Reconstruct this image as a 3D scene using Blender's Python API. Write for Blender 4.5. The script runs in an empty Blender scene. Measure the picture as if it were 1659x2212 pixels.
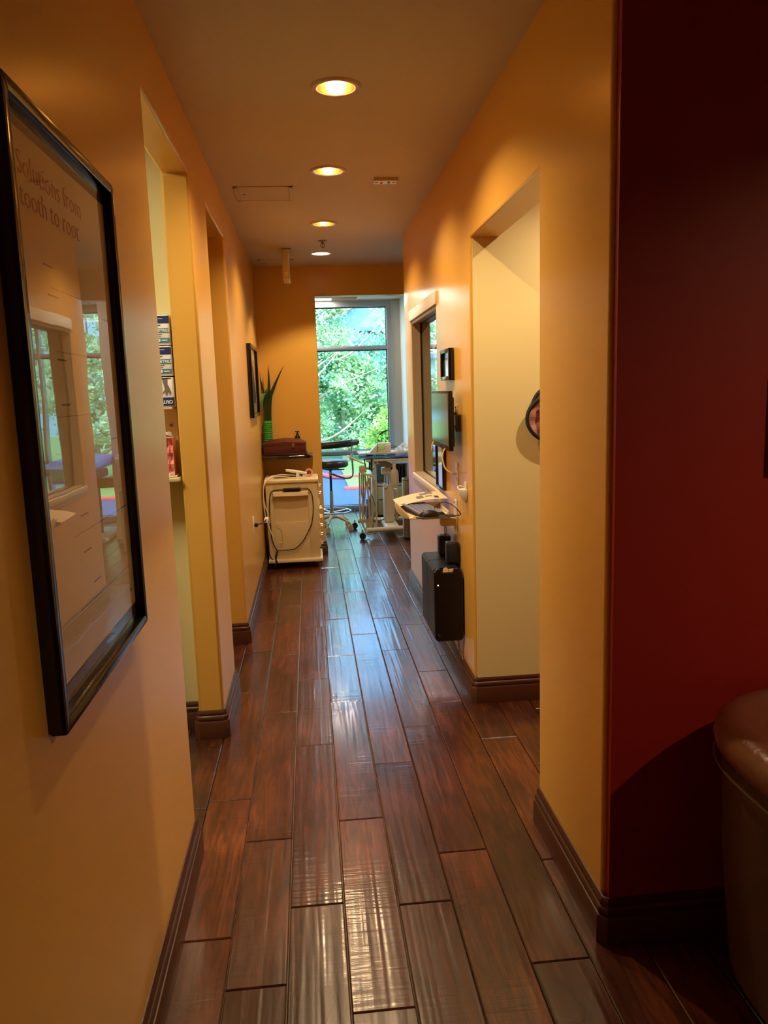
import bpy, bmesh, math, random
from mathutils import Vector, Matrix, noise
R = math.radians
PI = math.pi
COL = bpy.context.scene.collection
random.seed(7)

# ------------------------------------------------------------------ camera
def make_camera():
    F, yaw, pitch, roll = 1674.94, R(5.21314), R(8.93591), R(-1.81879)
    f = Vector((math.sin(yaw)*math.cos(pitch), math.cos(yaw)*math.cos(pitch), -math.sin(pitch)))
    r = Vector((math.cos(yaw), -math.sin(yaw), 0)); u = r.cross(f)
    r2 = math.cos(roll)*r + math.sin(roll)*u; u2 = -math.sin(roll)*r + math.cos(roll)*u
    cd = bpy.data.cameras.new('camera'); co = bpy.data.objects.new('camera', cd); COL.objects.link(co)
    m = Matrix((r2, u2, -f)).transposed().to_4x4(); m.translation = Vector((0, 0, 1.55))
    co.matrix_world = m
    cd.sensor_fit = 'VERTICAL'; cd.sensor_height = 24.0; cd.lens = F*24.0/2212
    cd.clip_start = .02; cd.clip_end = 300
    bpy.context.scene.camera = co
make_camera()

# ------------------------------------------------------------------ materials
def lin(c):
    return tuple((x/12.92 if x <= .04045 else ((x+.055)/1.055)**2.4) for x in [v/255 for v in c])
def pr(name, rgb, rough=.5, metal=0, spec=.5, bump=0, bscale=60, var=.06, vscale=3, emit=None, estr=0, coat=0, srgb=True, trans=0, alpha=1, aniso=None):
    m = bpy.data.materials.new(name); m.use_nodes = True; nt = m.node_tree; N = nt.nodes; L = nt.links
    b = N['Principled BSDF']
    c = lin(rgb) if srgb else rgb
    b.inputs['Roughness'].default_value = rough; b.inputs['Metallic'].default_value = metal
    b.inputs['Specular IOR Level'].default_value = spec
    if coat: b.inputs['Coat Weight'].default_value = coat; b.inputs['Coat Roughness'].default_value = .08
    if trans: b.inputs['Transmission Weight'].default_value = trans
    if alpha < 1: b.inputs['Alpha'].default_value = alpha
    tc = N.new('ShaderNodeTexCoord')
    if var:
        nz = N.new('ShaderNodeTexNoise'); nz.inputs['Scale'].default_value = vscale; nz.inputs['Detail'].default_value = 4
        L.new(tc.outputs['Object'], nz.inputs['Vector'])
        mx = N.new('ShaderNodeMix'); mx.data_type = 'RGBA'
        mx.inputs[6].default_value = tuple(v*(1-var) for v in c)+(1,)
        mx.inputs[7].default_value = tuple(min(1, v*(1+var)) for v in c)+(1,)
        L.new(nz.outputs['Fac'], mx.inputs[0]); L.new(mx.outputs[2], b.inputs['Base Color'])
    else:
        b.inputs['Base Color'].default_value = c+(1,)
    if bump:
        n2 = N.new('ShaderNodeTexNoise'); n2.inputs['Scale'].default_value = bscale; n2.inputs['Detail'].default_value = 3
        if aniso:
            mp = N.new('ShaderNodeMapping'); mp.inputs['Scale'].default_value = aniso
            L.new(tc.outputs['Object'], mp.inputs['Vector']); L.new(mp.outputs[0], n2.inputs['Vector'])
        else: L.new(tc.outputs['Object'], n2.inputs['Vector'])
        bp = N.new('ShaderNodeBump'); bp.inputs['Strength'].default_value = bump; bp.inputs['Distance'].default_value = .004
        L.new(n2.outputs['Fac'], bp.inputs['Height']); L.new(bp.outputs[0], b.inputs['Normal'])
    if emit:
        b.inputs['Emission Color'].default_value = lin(emit)+(1,); b.inputs['Emission Strength'].default_value = estr
    return m
def glass_mat(name, tint, rough=.0, ior=1.5, refl=1.0):
    m = bpy.data.materials.new(name); m.use_nodes = True; nt = m.node_tree; N = nt.nodes; L = nt.links
    N.remove(N['Principled BSDF']); out = N['Material Output']
    t = N.new('ShaderNodeBsdfTransparent'); t.inputs[0].default_value = tint+(1,)
    g = N.new('ShaderNodeBsdfGlossy'); g.inputs['Roughness'].default_value = rough; g.inputs[0].default_value = (refl,)*3+(1,)
    fr = N.new('ShaderNodeFresnel'); fr.inputs[0].default_value = ior
    nz = N.new('ShaderNodeTexNoise'); nz.inputs['Scale'].default_value = 2.2
    tc = N.new('ShaderNodeTexCoord'); L.new(tc.outputs['Object'], nz.inputs['Vector'])
    bp = N.new('ShaderNodeBump'); bp.inputs['Strength'].default_value = .05; bp.inputs['Distance'].default_value = .02
    L.new(nz.outputs['Fac'], bp.inputs['Height']); L.new(bp.outputs[0], g.inputs['Normal'])
    ge = N.new('ShaderNodeNewGeometry'); iv = N.new('ShaderNodeMath'); iv.operation = 'SUBTRACT'; iv.inputs[0].default_value = 1; L.new(ge.outputs['Backfacing'], iv.inputs[1])
    mu = N.new('ShaderNodeMath'); mu.operation = 'MULTIPLY'; L.new(fr.outputs[0], mu.inputs[0]); L.new(iv.outputs[0], mu.inputs[1])
    mx = N.new('ShaderNodeMixShader'); L.new(mu.outputs[0], mx.inputs[0]); L.new(t.outputs[0], mx.inputs[1]); L.new(g.outputs[0], mx.inputs[2])
    L.new(mx.outputs[0], out.inputs[0]); return m

M = {}
M['orange'] = pr('orange wall paint', (227, 174, 80), .30, spec=.5, bump=.12, bscale=14, var=.03, vscale=2)
M['beige'] = pr('pale yellow wall paint', (232, 212, 146), .5, bump=.1, bscale=14, var=.02)
M['cream'] = pr('cream wall paint', (218, 208, 150), .5, bump=.08, bscale=14, var=.02)
M['white_wall'] = pr('white wall paint', (225, 225, 220), .6, var=.02)
M['facade'] = pr('facade column paint', (205, 196, 180), .6, var=.02)
M['red'] = pr('dark red wall paint', (150, 28, 20), .5, bump=.1, bscale=14, var=.03)
M['ceil'] = pr('ceiling paint', (205, 190, 165), .75, bump=.15, bscale=60, var=.02)
M['tile'] = pr('ceiling tile', (225, 228, 228), .8, bump=.3, bscale=200, var=.03, vscale=40)
M['base'] = pr('brown baseboard paint', (76, 40, 22), .38, var=.08)
M['alu'] = pr('grey aluminium frame', (168, 165, 165), .4, metal=.3, var=.03)
M['black'] = pr('black plastic', (9, 8, 8), .42, var=.1)
M['black_gloss'] = pr('glossy black lacquer', (12, 10, 9), .18, spec=.6, var=.1)
M['dark_grey'] = pr('dark grey plastic', (32, 32, 36), .4)
M['white_bright'] = pr('bright white plastic', (252, 250, 248), .35, var=.01)
M['rubber'] = pr('black rubber', (20, 20, 20), .7)
M['chrome'] = pr('chrome', (215, 215, 220), .15, metal=1, var=.02)
M['steel'] = pr('brushed stainless steel', (190, 190, 192), .28, metal=1, var=.04, bump=.1, bscale=8, aniso=(30, 30, 1))
M['white_plastic'] = pr('white plastic', (232, 228, 218), .4, var=.03)
M['cream_plastic'] = pr('cream laminate', (214, 196, 152), .42, var=.03)
M['cream_edge'] = pr('cream panel edge', (228, 210, 165), .42, var=.03)
M['tan_plastic'] = pr('tan plastic', (196, 172, 138), .42, var=.04)
M['beige_metal'] = pr('warm beige enamelled metal', (205, 192, 168), .35, var=.03)
M['paper'] = pr('poster paper', (240, 216, 176), .6, var=.02)
M['white_paper'] = pr('white paper', (238, 236, 230), .7, var=.02)
M['mat_dark'] = pr('dark grey mat', (84, 74, 72), .55, var=.08)
M['orange_ink'] = pr('orange ink', (206, 92, 40), .6)
M['grey_ink'] = pr('grey ink', (120, 105, 98), .6)
M['navy'] = pr('navy print', (30, 42, 100), .5)
M['teal'] = pr('teal print', (70, 130, 150), .5)
M['pink'] = pr('pink mask fabric', (240, 160, 150), .8, bump=.3, bscale=40)
M['seal'] = pr('black window gasket', (18, 16, 16), .5)
M['liner'] = pr('taupe window liner', (176, 160, 134), .5, var=.03)
M['leather_black'] = pr('black vinyl', (44, 38, 34), .33, spec=.5, bump=.12, bscale=120)
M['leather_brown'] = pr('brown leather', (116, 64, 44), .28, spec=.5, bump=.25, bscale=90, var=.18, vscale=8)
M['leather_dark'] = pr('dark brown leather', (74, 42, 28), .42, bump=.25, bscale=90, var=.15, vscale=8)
M['case'] = pr('dark red leather case', (84, 30, 26), .4, bump=.35, bscale=150, var=.15)
M['case_dark'] = pr('dark case trim', (40, 18, 16), .4)
M['brass'] = pr('dull brass', (150, 120, 70), .4, metal=.8)
M['wood_black'] = pr('dark lacquered shelf', (34, 20, 16), .16, spec=.6, var=.1, coat=.5)
M['leaf'] = pr('dark green leaf', (30, 62, 30), .4, var=.3, vscale=20)
M['leaf_light'] = pr('mid green leaf', (78, 120, 46), .45, var=.2, vscale=20)
M['green_weave'] = pr('green woven plastic', (70, 170, 70), .5, var=.1, vscale=30)
M['cord_black'] = pr('black cord', (22, 12, 12), .5)
M['cord_white'] = pr('white cord', (225, 215, 190), .5)
M['cord_beige'] = pr('beige hose', (196, 172, 130), .4, var=.06, vscale=10)
M['cord_grey'] = pr('grey hose', (110, 104, 100), .5)
M['yellow'] = pr('yellow paper tab', (244, 200, 50), .6)
M['key_blue'] = pr('grey blue keycaps', (128, 138, 172), .35)
M['pad'] = pr('dark mouse pad', (46, 48, 58), .7)
M['lcd'] = pr('green lcd', (120, 170, 20), .4, emit=(130, 190, 20), estr=.35)
M['led'] = pr('white power light', (255, 255, 255), .4, emit=(235, 245, 255), estr=4, var=0)
M['screen'] = pr('dark glossy screen', (46, 50, 46), .12, spec=.6, var=.05)
M['blue_cloth'] = pr('blue barrier film', (70, 135, 245), .4, bump=.3, bscale=20)
M['film'] = pr('clear plastic wrap', (235, 245, 252), .15, spec=.8, bump=.8, bscale=25, alpha=.5)
M['frost'] = pr('translucent bottle plastic', (214, 200, 180), .4, var=.03)
M['red_ink'] = pr('red print', (220, 50, 70), .5)
M['hat_pink'] = pr('pinkish brown pleated fabric', (196, 138, 122), .7, bump=.5, bscale=18, aniso=(1, 1, 6), var=.12)
M['hat_white'] = pr('light grey pleated fabric', (205, 205, 200), .7, bump=.5, bscale=18, aniso=(1, 1, 6))
M['red_dark'] = pr('dark maroon canvas', (96, 18, 12), .7)
M['asphalt'] = pr('asphalt', (52, 70, 104), .85, var=.15, vscale=1.5)  # blue of sky light on the shaded road is put into this colour
M['curb'] = pr('red painted curb', (235, 70, 70), .7, var=.1)
M['concrete'] = pr('pale concrete', (210, 205, 190), .8)
M['grass'] = pr('lawn', (110, 140, 70), .9, bump=1, bscale=30, var=.4, vscale=6)
M['house'] = pr('pale stucco', (122, 158, 176), .8, var=.03)
M['house_trim'] = pr('grey blue fascia', (88, 104, 130), .8)
M['house_glass'] = pr('blue grey window glass', (96, 120, 150), .2)
M['bark'] = pr('pale bark', (176, 150, 130), .8, bump=.6, bscale=30, var=.25, vscale=10)
M['glass_out'] = glass_mat('tinted window glass', (.86, .97, .97))
M['glass_in'] = glass_mat('clear window glass', (.95, .97, .95))
M['glass_pic'] = glass_mat('picture glass', (.97, .97, .97), ior=1.62)
M['bulb'] = pr('lamp glass', (255, 250, 235), .4, emit=(255, 214, 150), estr=60, var=0)
M['reflector'] = pr('gold tinted reflector', (190, 150, 80), .16, metal=1, var=.03)
M['trim_ring'] = pr('lamp trim ring', (205, 176, 140), .4)
M['disc'] = pr('lit diffuser', (255, 250, 235), .5, emit=(255, 236, 200), estr=3.5, var=0)
M['fluor'] = pr('lit fluorescent panel', (255, 255, 250), .5, emit=(255, 228, 205), estr=3.2, var=0)

def leaf_material(name, c1, c2, c3):
    m = bpy.data.materials.new(name); m.use_nodes = True; nt = m.node_tree; N = nt.nodes; L = nt.links
    b = N['Principled BSDF']; out = N['Material Output']
    tc = N.new('ShaderNodeTexCoord'); nz = N.new('ShaderNodeTexNoise'); nz.inputs['Scale'].default_value = 1.6; nz.inputs['Detail'].default_value = 5
    L.new(tc.outputs['Object'], nz.inputs['Vector'])
    cr = N.new('ShaderNodeValToRGB'); e = cr.color_ramp.elements
    e[0].position = .36; e[0].color = lin(c1)+(1,); e[1].position = .64; e[1].color = lin(c3)+(1,)
    k = cr.color_ramp.elements.new(.5); k.color = lin(c2)+(1,)
    L.new(nz.outputs['Fac'], cr.inputs[0]); L.new(cr.outputs[0], b.inputs['Base Color']); b.inputs['Roughness'].default_value = .5
    tr = N.new('ShaderNodeBsdfTranslucent'); L.new(cr.outputs[0], tr.inputs[0])
    mx = N.new('ShaderNodeMixShader'); mx.inputs[0].default_value = .4
    L.new(b.outputs[0], mx.inputs[1]); L.new(tr.outputs[0], mx.inputs[2]); L.new(mx.outputs[0], out.inputs[0]); return m
M['fol_a'] = leaf_material('needle foliage', (150, 190, 165), (185, 212, 150), (222, 228, 196))
M['fol_b'] = leaf_material('blue green foliage', (140, 180, 178), (170, 206, 170), (206, 222, 190))
M['fol_c'] = leaf_material('yellow green foliage', (100, 152, 62), (148, 190, 78), (190, 206, 112))

def wood_floor():
    m = bpy.data.materials.new('hand scraped dark plank'); m.use_nodes = True; nt = m.node_tree; N = nt.nodes; L = nt.links
    b = N['Principled BSDF']
    tc = N.new('ShaderNodeTexCoord'); at = N.new('ShaderNodeAttribute'); at.attribute_name = 'plank'
    add = N.new('ShaderNodeVectorMath'); add.operation = 'MULTIPLY_ADD'
    L.new(at.outputs['Color'], add.inputs[0]); add.inputs[1].default_value = (37, 53, 11); L.new(tc.outputs['Object'], add.inputs[2])
    def nz(scale, mpscale, detail=4, dist=0):
        mp = N.new('ShaderNodeMapping'); mp.inputs['Scale'].default_value = mpscale; L.new(add.outputs[0], mp.inputs['Vector'])
        n = N.new('ShaderNodeTexNoise'); n.inputs['Scale'].default_value = scale; n.inputs['Detail'].default_value = detail; n.inputs['Distortion'].default_value = dist
        L.new(mp.outputs[0], n.inputs['Vector']); return n
    grain = nz(5, (9, .9, 1), 5, 1.4); blot = nz(2.3, (1.6, 1, 1), 3)
    cr = N.new('ShaderNodeValToRGB'); e = cr.color_ramp.elements
    e[0].position = .3; e[0].color = lin((40, 19, 10))+(1,); e[1].position = .72; e[1].color = lin((124, 62, 29))+(1,)
    k = cr.color_ramp.elements.new(.5); k.color = lin((75, 35, 18))+(1,)
    mixg = N.new('ShaderNodeMix'); mixg.data_type = 'FLOAT'; mixg.inputs[0].default_value = .5
    L.new(grain.outputs['Fac'], mixg.inputs[2]); L.new(blot.outputs['Fac'], mixg.inputs[3]); L.new(mixg.outputs[0], cr.inputs[0])
    sep = N.new('ShaderNodeSeparateColor'); L.new(at.outputs['Color'], sep.inputs[0])
    mr = N.new('ShaderNodeMapRange'); mr.inputs[3].default_value = .62; mr.inputs[4].default_value = 1.35; L.new(sep.outputs[0], mr.inputs[0])
    mm = N.new('ShaderNodeVectorMath'); mm.operation = 'SCALE'; L.new(cr.outputs[0], mm.inputs[0]); L.new(mr.outputs[0], mm.inputs['Scale'])
    L.new(mm.outputs[0], b.inputs['Base Color'])
    # scraping: broad lengthwise flutes + short cross chatter, different on each plank
    fl = nz(1, (34, 1.2, 1), 1, .4); ch = nz(1, (3.5, 60, 1), 2, .6); chm = nz(2.2, (1, 1, 1), 1); fine = nz(8, (14, 2, 1), 4, 1)
    pw = N.new('ShaderNodeMapRange'); pw.inputs[1].default_value = .48; pw.inputs[2].default_value = .62; L.new(chm.outputs['Fac'], pw.inputs[0])
    mu = N.new('ShaderNodeMath'); mu.operation = 'MULTIPLY'; L.new(ch.outputs['Fac'], mu.inputs[0]); L.new(pw.outputs[0], mu.inputs[1])
    b1 = N.new('ShaderNodeBump'); b1.inputs['Strength'].default_value = .4; b1.inputs['Distance'].default_value = .004; L.new(fl.outputs['Fac'], b1.inputs['Height'])
    b2 = N.new('ShaderNodeBump'); b2.inputs['Strength'].default_value = .55; b2.inputs['Distance'].default_value = .0022; L.new(mu.outputs[0], b2.inputs['Height']); L.new(b1.outputs[0], b2.inputs['Normal'])
    b3 = N.new('ShaderNodeBump'); b3.inputs['Strength'].default_value = .3; b3.inputs['Distance'].default_value = .0008; L.new(fine.outputs['Fac'], b3.inputs['Height']); L.new(b2.outputs[0], b3.inputs['Normal'])
    L.new(b3.outputs[0], b.inputs['Normal'])
    rr = N.new('ShaderNodeMapRange'); rr.inputs[3].default_value = .2; rr.inputs[4].default_value = .38; L.new(blot.outputs['Fac'], rr.inputs[0]); L.new(rr.outputs[0], b.inputs['Roughness'])
    b.inputs['Specular IOR Level'].default_value = .4; b.inputs['Coat Weight'].default_value = .5; b.inputs['Coat IOR'].default_value = 1.5; b.inputs['Coat Roughness'].default_value = .13; L.new(b2.outputs[0], b.inputs['Coat Normal'])
    return m
M['wood'] = wood_floor()
M['gap'] = pr('plank gap', (40, 26, 20), .6)

# ------------------------------------------------------------------ mesh helpers
class MB:
    def __init__(s): s.bm = bmesh.new(); s.T = Matrix.Identity(4)
    def _fin(s, vs):
        bmesh.ops.transform(s.bm, matrix=s.T, verts=vs)
    def box(s, x0, x1, y0, y1, z0, z1, bev=0, seg=2, rot=None):
        v = bmesh.ops.create_cube(s.bm, size=1)['verts']
        c = Vector(((x0+x1)/2, (y0+y1)/2, (z0+z1)/2))
        m = Matrix.Translation(c) @ (rot.to_4x4() if rot else Matrix.Identity(4)) @ Matrix.Diagonal((x1-x0, y1-y0, z1-z0, 1))
        bmesh.ops.transform(s.bm, matrix=m, verts=v)
        if bev:
            es = list({e for a in v for e in a.link_edges})
            r = bmesh.ops.bevel(s.bm, geom=es, offset=bev, segments=seg, affect='EDGES', profile=.5)
            v = list({a for f in r['faces'] for a in f.verts} | {a for a in v if a.is_valid})
        s._fin(v); return s
    def ring_mesh(s, rings, close=False, cap=True, cyc=True):
        bm = s.bm; vr = [[bm.verts.new(s.T @ Vector(p)) for p in r] for r in rings]
        n = len(vr[0]); k = len(vr)
        for i in range(k if close else k-1):
            a = vr[i]; b = vr[(i+1) % k]
            for j in range(n if cyc else n-1):
                try: bm.faces.new((a[j], a[(j+1) % n], b[(j+1) % n], b[j]))
                except ValueError: pass
        if cap and not close and cyc:
            for r in (list(reversed(vr[0])), vr[-1]):
                try: bm.faces.new(r)
                except ValueError: pass
        return s
    def tube(s, pts, r, seg=8, smooth=0, close=False, cap=True):
        P = [Vector(p) for p in pts]
        if smooth and len(P) > 2:
            Q = []
            n = len(P); rng = range(n if close else n-1)
            for i in rng:
                p0 = P[(i-1) % n] if (close or i) else P[0]; p1 = P[i]; p2 = P[(i+1) % n]; p3 = P[(i+2) % n] if (close or i+2 < n) else P[-1]
                for k in range(smooth):
                    t = k/smooth
                    Q.append(.5*((2*p1)+(-p0+p2)*t+(2*p0-5*p1+4*p2-p3)*t*t+(-p0+3*p1-3*p2+p3)*t**3))
            if not close: Q.append(P[-1])
            P = Q
        n = len(P); rings = []; up = None
        for i in range(n):
            if close: d = P[(i+1) % n]-P[(i-1) % n]
            else: d = P[min(i+1, n-1)]-P[max(i-1, 0)]
            d = d.normalized() if d.length > 1e-9 else Vector((0, 0, 1))
            if up is None:
                up = Vector((0, 0, 1)) if abs(d.z) < .9 else Vector((1, 0, 0))
            a = (up - d*up.dot(d))
            a = a.normalized() if a.length > 1e-6 else d.orthogonal().normalized()
            up = a; b = d.cross(a)
            rr = r[min(int(i/(n-1)*(len(r)-1)+.5), len(r)-1)] if isinstance(r, (list, tuple)) else r
            rings.append([P[i]+rr*(math.cos(2*PI*j/seg)*a+math.sin(2*PI*j/seg)*b) for j in range(seg)])
        return s.ring_mesh(rings, close, cap)
    def cyl(s, p0, p1, r0, r1=None, seg=20):
        return s.tube([p0, p1], [r0, r0 if r1 is None else r1], seg)
    def lathe(s, prof, c, seg=24, axis='Z', cap=True):
        rings = []
        for r, h in prof:
            rg = []
            for j in range(seg):
                a = 2*PI*j/seg; x, y = max(r, 1e-4)*math.cos(a), max(r, 1e-4)*math.sin(a)
                p = {'Z': (x, y, h), 'X': (h, x, y), 'Y': (y, h, x)}[axis]
                rg.append(Vector(c)+Vector(p))
            rings.append(rg)
        return s.ring_mesh(rings, False, cap)
    def prism(s, poly, axis, a, b, bev=0, seg=2):
        # poly: 2D points in the plane normal to axis (X: (y,z)  Y: (x,z)  Z: (x,y))
        def P(p, h): return {'X': (h, p[0], p[1]), 'Y': (p[0], h, p[1]), 'Z': (p[0], p[1], h)}[axis]
        bm = s.bm; A = [bm.verts.new(P(p, a)) for p in poly]; B = [bm.verts.new(P(p, b)) for p in poly]; n = len(poly)
        fs = [bm.faces.new(A), bm.faces.new(list(reversed(B)))]
        for i in range(n): fs.append(bm.faces.new((A[i], B[i], B[(i+1) % n], A[(i+1) % n])))
        bmesh.ops.recalc_face_normals(bm, faces=fs)
        vs = A+B
        if bev:
            es = list({e for f in fs for e in f.edges})
            r = bmesh.ops.bevel(bm, geom=es, offset=bev, segments=seg, affect='EDGES', profile=.5)
            vs = list({v for f in r['faces'] for v in f.verts} | {v for v in vs if v.is_valid})
        s._fin(vs); return s
    def build(s, name, mat, parent=None, smooth=True, label=None, cat=None, group=None, kind=None, auto=35):
        bm = s.bm; bmesh.ops.recalc_face_normals(bm, faces=bm.faces[:])
        off = Vector((0, 0, 0))
        if parent:
            o = parent
            while o: off += o.location; o = o.parent
        elif label and len(bm.verts):
            xs = [v.co for v in bm.verts]
            off = Vector(((min(v.x for v in xs)+max(v.x for v in xs))/2, (min(v.y for v in xs)+max(v.y for v in xs))/2, min(v.z for v in xs)))
        bmesh.ops.translate(bm, vec=-off, verts=bm.verts[:])
        me = bpy.data.meshes.new(name)
        if smooth:
            for f in bm.faces: f.smooth = True
            for e in bm.edges:
                if len(e.link_faces) == 2 and e.calc_face_angle(0) > R(auto): e.smooth = False
        bm.to_mesh(me); bm.free(); me.materials.append(mat)
        ob = bpy.data.objects.new(name, me); COL.objects.link(ob)
        if parent: ob.parent = parent
        else: ob.location = off
        if label: ob['label'] = label
        if cat: ob['category'] = cat
        if group: ob['group'] = group
        if kind: ob['kind'] = kind
        return ob
def thing(name, label, cat, loc, group=None):
    o = bpy.data.objects.new(name, None); COL.objects.link(o); o.location = loc; o.empty_display_size = .05
    o['label'] = label; o['category'] = cat
    if group: o['group'] = group
    return o
def copy_tree(o, parent=None):
    c = o.copy(); COL.objects.link(c); c.parent = parent
    for ch in [k for k in COL.objects if k.parent == o]: copy_tree(ch, c)
    return c
def struct(mb, name, mat, smooth=True): return mb.build(name, mat, None, smooth, kind='structure')
def text(body, size, mat, M4, parent, name='lettering', thin=0, ext=.0006, align='LEFT'):
    cu = bpy.data.curves.new(name, 'FONT'); cu.body = body; cu.size = size; cu.extrude = ext; cu.offset = thin; cu.align_x = align
    cu.resolution_u = 3
    ob = bpy.data.objects.new(name, cu); COL.objects.link(ob)
    dg = bpy.context.evaluated_depsgraph_get(); dg.update()
    me = bpy.data.meshes.new_from_object(ob.evaluated_get(dg))
    bpy.data.objects.remove(ob); bpy.data.curves.remove(cu)
    me.materials.clear(); me.materials.append(mat)
    off = Vector((0, 0, 0)); o = parent
    while o: off += o.location; o = o.parent
    me.transform(Matrix.Translation(-off) @ M4)
    ob = bpy.data.objects.new(name, me); COL.objects.link(ob); ob.parent = parent; return ob
def frame4(x, y, z, ex, ey):
    ex = Vector(ex).normalized(); ey = Vector(ey).normalized(); ez = ex.cross(ey)
    m = Matrix((ex, ey, ez)).transposed().to_4x4(); m.translation = Vector((x, y, z)); return m

# ------------------------------------------------------------------ room shell
XL, XR, ZC, YE, YW = -.45, .757, 2.685, 7.37, 10.10
TOP = 2.98
# left wall: comb outline with two full openings
def comb(ybeg, yend, holes, top):
    pts = [(ybeg, 0)]
    for a, b, h in holes: pts += [(a, 0), (a, h), (b, h), (b, 0)]
    pts += [(yend, 0), (yend, top), (ybeg, top)]
    return pts
def bevel_mod(ob, w=.012, seg=3):
    m = ob.modifiers.new('round', 'BEVEL'); m.width = w; m.segments = seg; m.limit_method = 'ANGLE'; m.angle_limit = R(50)
    ob.modifiers.new('tri', 'TRIANGULATE')
    return ob
w = struct(MB().prism(comb(-3.0, YE+.01, [(2.50, 3.42, 2.458), (3.95, 4.775, 2.458)], TOP), 'X', XL-.115, XL), 'wall_left', M['orange']); bevel_mod(w)
# right wall: opening to side corridor, interior window
b = MB()
b.prism([(1.93, 0), (2.53, 0), (2.53, 2.222), (3.614, 2.222), (3.614, 0), (6.05, 0), (6.05, TOP), (1.93, TOP)], 'X', XR, XR+.14)
w = struct(b, 'wall_right', M['orange'])
# window hole by boolean with a temporary cutter
cut = MB().box(XR-.1, XR+.3, 4.58, 5.70, .925, 2.04).build('cutter', M['orange'])
md = w.modifiers.new('hole', 'BOOLEAN'); md.object = cut; md.operation = 'DIFFERENCE'; md.solver = 'EXACT'
dg = bpy.context.evaluated_depsgraph_get(); dg.update()
me = bpy.data.meshes.new_from_object(w.evaluated_get(dg)); w.modifiers.clear(); w.data = me
bpy.data.objects.remove(cut); bevel_mod(w, .010)
# end wall with opening
w = struct(MB().prism([(XL-.115, 0), (.097, 0), (.097, 2.422), (1.75, 2.422), (1.75, 0), (4.3, 0), (4.3, TOP), (XL-.115, TOP)], 'Y', YE, YE+.13), 'wall_end', M['orange']); bevel_mod(w, .006)
# side corridor far wall (pale) butting the jamb
struct(MB().box(XR+.013, 4.3, 3.607, 3.74, 0, TOP), 'wall_corridor', M['beige'])
struct(MB().box(4.2, 4.32, -3, YW, 0, TOP), 'wall_far_right', M['cream'])
# red wall facing the camera, right of the hall
struct(MB().box(XR+.012, 4.2, 1.905, 1.931, 0, TOP), 'wall_near', M['red'])
struct(MB().box(-3.2, 4.3, -3.12, -3.0, 0, TOP), 'wall_back', M['beige'])
# left store room behind the openings
struct(MB().box(-3.1, XL-.115, 3.54, 3.66, 0, TOP), 'wall_store', M['cream'])
struct(MB().box(-3.1, XL-.115, 4.83, 4.95, 0, TOP), 'wall_store.001', M['orange'])
struct(MB().box(-3.2, -3.08, -3, YW, 0, TOP), 'wall_far_left', M['cream'])
# bay walls
struct(MB().box(1.2, 1.32, 8.75, YW+.02, 0, TOP), 'wall_bay', M['white_wall'])
b = MB()
for x0, x1 in ((-3.2, -1.9), (1.09, 1.42), (3.2, 4.3)): b.box(x0, x1, YW-.02, YW+.2, 0, TOP)
for x0, x1 in ((-1.9, 1.09), (1.42, 3.2)): b.box(x0, x1, YW-.02, YW+.2, 2.66, TOP)
struct(b, 'wall_facade', M['facade'])
# roof slab + floor base
struct(MB().box(-3.3, 4.4, -3.2, YW+.25, 2.96, 3.1), 'ceiling_roof', M['white_wall'])
struct(MB().box(-3.3, 4.4, -3.2, YW+.2, -.4, -.02), 'floor_base', M['concrete'])

# hall ceiling with round holes for the lamps
CANX = .155; CANS = [3.14, 4.26, 5.54]; DISC_Y = 6.70
def ceiling():
    bm = bmesh.new(); x0, x1, y0, y1 = -3.1, 4.25, -3.0, YE+.005; s = .15
    def rect(a, b_, c, d):
        v = [bm.verts.new((a, c, ZC)), bm.verts.new((b_, c, ZC)), bm.verts.new((b_, d, ZC)), bm.verts.new((a, d, ZC))]; bm.faces.new(v)
    lamps = [(CANX, y) for y in CANS+[DISC_Y]]
    extra = [(1.5, 2.9), (2.35, .55)]
    rect(x0, CANX-s, y0, y1)
    y = y0
    for cx, cy in lamps: rect(CANX-s, CANX+s, y, cy-s); y = cy+s
    rect(CANX-s, CANX+s, y, y1)
    xx = CANX+s
    for cx, cy in extra:
        rect(xx, cx-s, y0, y1); rect(cx-s, cx+s, y0, cy-s); rect(cx-s, cx+s, cy+s, y1); xx = cx+s
    rect(xx, x1, y0, y1)
    for cx, cy in lamps+extra:
        n = 32; inn = []; out = []
        for j in range(n):
            a = 2*PI*j/n+PI/4*0; c, d = math.cos(a), math.sin(a); k = s/max(abs(c), abs(d))
            inn.append(bm.verts.new((cx+.078*c, cy+.078*d, ZC))); out.append(bm.verts.new((cx+k*c, cy+k*d, ZC)))
        for j in range(n): bm.faces.new((inn[j], inn[(j+1) % n], out[(j+1) % n], out[j]))
    bmesh.ops.remove_doubles(bm, verts=bm.verts[:], dist=1e-5)
    for f in bm.faces:
        if f.normal.z > 0: f.normal_flip()
    me = bpy.data.meshes.new('ceiling'); bm.to_mesh(me); bm.free(); me.materials.append(M['ceil'])
    o = bpy.data.objects.new('ceiling', me); COL.objects.link(o); o['kind'] = 'structure'
ceiling()
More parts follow.
